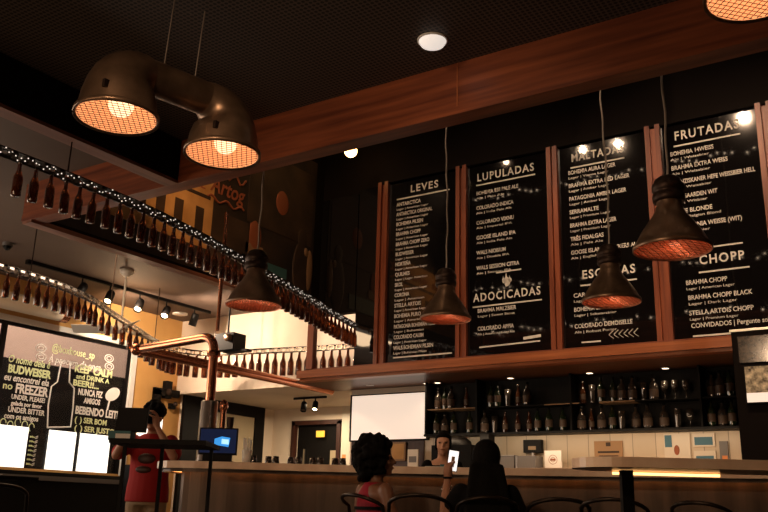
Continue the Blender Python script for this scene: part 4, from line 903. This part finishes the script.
MB().box(-.037, .037, 0, .009, -.075, .075, Matrix.Rotation(rad(8), 4, 'Y')).build('case', BLACK, ph); MB().box(-.034, .034, -.0015, 0, -.07, .07, Matrix.Rotation(rad(8), 4, 'Y')).build('screen', PHONEW, ph)
MB().box(-.012, .012, -.003, -.0015, -.045, .03, Matrix.Rotation(rad(8), 4, 'Y')).build('picture', TAN, ph)

# the bartender facing the room
PB = at(440, 8.75)
bt = thing('person', 'bartender with tied dark hair in a black top behind the counter', 'person', PB, rad(33+180+8)); bt.scale = (.96, .96, .96)
b = MB(); HC = V((0, .03, 1.515)); HR = Rz(rad(-14))
def standing(b, H, sh, hip=.165, wgt=1.0):
    b.loft([(0, 0, H*.47, hip, .115), (0, 0, H*.53, hip*1.02, .12), (0, 0, H*.61, hip*.82, .10), (0, .0, H*.70, sh*.85, .11*wgt), (0, 0, H*.78, sh, .105*wgt), (0, 0, H*.815, sh*.8, .08), (0, 0, H*.835, .07, .06)])
    b.limb([(0, 0, H*.82), (0, .015, H*.88)], [.055, .052])
    for s_ in (-1, 1): b.limb([(s_*.09, 0, H*.49), (s_*.095, .01, H*.28)], [.088, .058]); b.limb([(s_*.095, .01, H*.28), (s_*.10, -.02, .08)], [.056, .04]); b.limb([(s_*.10, -.03, .04), (s_*.11, .12, .03)], [.04, .03])
standing(b, 1.64, .165); head(b, HC, HR)
for s_ in (-1, 1):
    el = (s_*.24, .02, 1.04); wr = (s_*.15, .24, 1.08); b.limb([(s_*.155, 0, 1.30), (s_*.205, 0, 1.16), el], [.05, .044, .038]); b.limb([el, wr], [.038, .025]); hand(b, wr, (-s_*.4, .9, -.1), (0, .2, -1), (s_, .3, 0))
remeshed(b, 'body', SKINL, bt)
b = MB(); b.loft([(0, 0, .78, .18, .13), (0, 0, .87, .182, .132), (0, 0, 1.0, .15, .112), (0, 0, 1.15, .155, .122), (0, 0, 1.27, .176, .116), (0, -.01, 1.325, .14, .09)]); b.limb([(-.155, 0, 1.30), (-.205, 0, 1.16)], [.06, .055]); b.limb([(.155, 0, 1.30), (.205, 0, 1.16)], [.06, .055])
for s_ in (-1, 1): b.limb([(s_*.09, 0, .80), (s_*.095, .01, .46), (s_*.10, -.02, .12)], [.10, .07, .055])
remeshed(b, 'black_clothing', BLKC, bt, .012, 2); q = lambda p: HC+HR @ V(p)
b = MB(); b.ball(q((0, -.03, .042)), (.086, .098, .105), 16, 10, HR); b.ball(q((0, -.13, .03)), .045); b.ball(q((0, .012, .082)), (.076, .072, .042), 14, 8, HR); b.ball(q((-.072, -.01, .01)), (.016, .05, .075), 10, 8, HR); b.ball(q((.072, -.01, .01)), (.016, .05, .075), 10, 8, HR); remeshed(b, 'tied_hair', HAIR, bt, .009, 2); face_bits(HC, HR, bt)

# the man in the red shirt, a camera raised to his face
PR = at(161, 8.45)
mn = thing('person', 'standing man in a red printed T-shirt photographing with a raised camera', 'person', PR, rad(33+180-2))
b = MB(); HC = V((0, .05, 1.60)); HR = Rz(rad(0)); standing(b, 1.74, .19, .165, 1.05); head(b, HC, HR)
for s_ in (-1, 1):
    el = V((s_*.27, .20, 1.24)); wr = V((s_*.115, .25, 1.49)); b.limb([(s_*.18, .0, 1.385), (s_*.25, .09, 1.30), el], [.058, .05, .042]); b.limb([el, (s_*.2, .24, 1.36), wr], [.042, .038, .026]); hand(b, wr, (-s_*.35, .05, .9), (-s_*.8, .3, .1), (s_*.3, .9, .1))
remeshed(b, 'body', SKIN, mn)
b = MB(); b.loft([(0, 0, .83, .205, .15), (0, 0, .95, .20, .148), (0, 0, 1.06, .185, .135), (0, 0, 1.22, .19, .137), (0, 0, 1.35, .205, .127), (0, 0, 1.41, .165, .10), (0, 0, 1.455, .085, .075)])
for s_ in (-1, 1): b.limb([(s_*.18, 0, 1.385), (s_*.235, .07, 1.315), (s_*.262, .15, 1.27)], [.07, .072, .070])
remeshed(b, 'red_shirt', REDM, mn, .011, 2)
b = MB(); b.ball((0, .128, 1.22), (.085, .022, .05)); b.ball((.02, .13, 1.12), (.075, .018, .035)); b.build('dark_print', DARKWOOD, mn)
b = MB(); b.loft([(0, 0, .80, .185, .135), (0, 0, .88, .185, .135)])
for s_ in (-1, 1): b.limb([(s_*.09, 0, .82), (s_*.097, .01, .52)], [.105, .085])
remeshed(b, 'beige_shorts', BEIGE, mn, .012, 2); q = lambda p: HC+HR @ V(p)
random.seed(9); b = MB(); b.ball(q((0, -.03, .055)), (.098, .105, .105), 16, 10)
for k in range(90):
    th = random.uniform(0, 2*pi); p_ = math.acos(random.uniform(-.2, 1)); v = V((sin(p_)*cos(th)*.1, sin(p_)*sin(th)*.108-.03, cos(p_)*.108+.06))
    if v.y > .055 and v.z < .10: continue
    b.ball(q(v), random.uniform(.014, .024), 7, 5)
remeshed(b, 'short_curly_hair', HAIR, mn, .010, 1); face_bits(HC, HR, mn)
mm = Matrix.Translation(PR) @ Matrix.Rotation(rad(33+178), 4, 'Z')
ca = thing('photo_camera', 'black camera held to the face of the man in red', 'camera', mm @ V((0, .24, 1.575)), rad(33+178))
MB().box(-.065, .065, -.03, .03, -.045, .045).box(-.03, .03, -.025, .025, .045, .068).build('camera_body', BLACK, ca); MB().lathe([(.001, .09), (.032, .09), (.036, .08), (.036, 0)], 18, (0, .03, -.003), Matrix.Rotation(-pi/2, 4, 'X')).build('lens', CAP, ca)
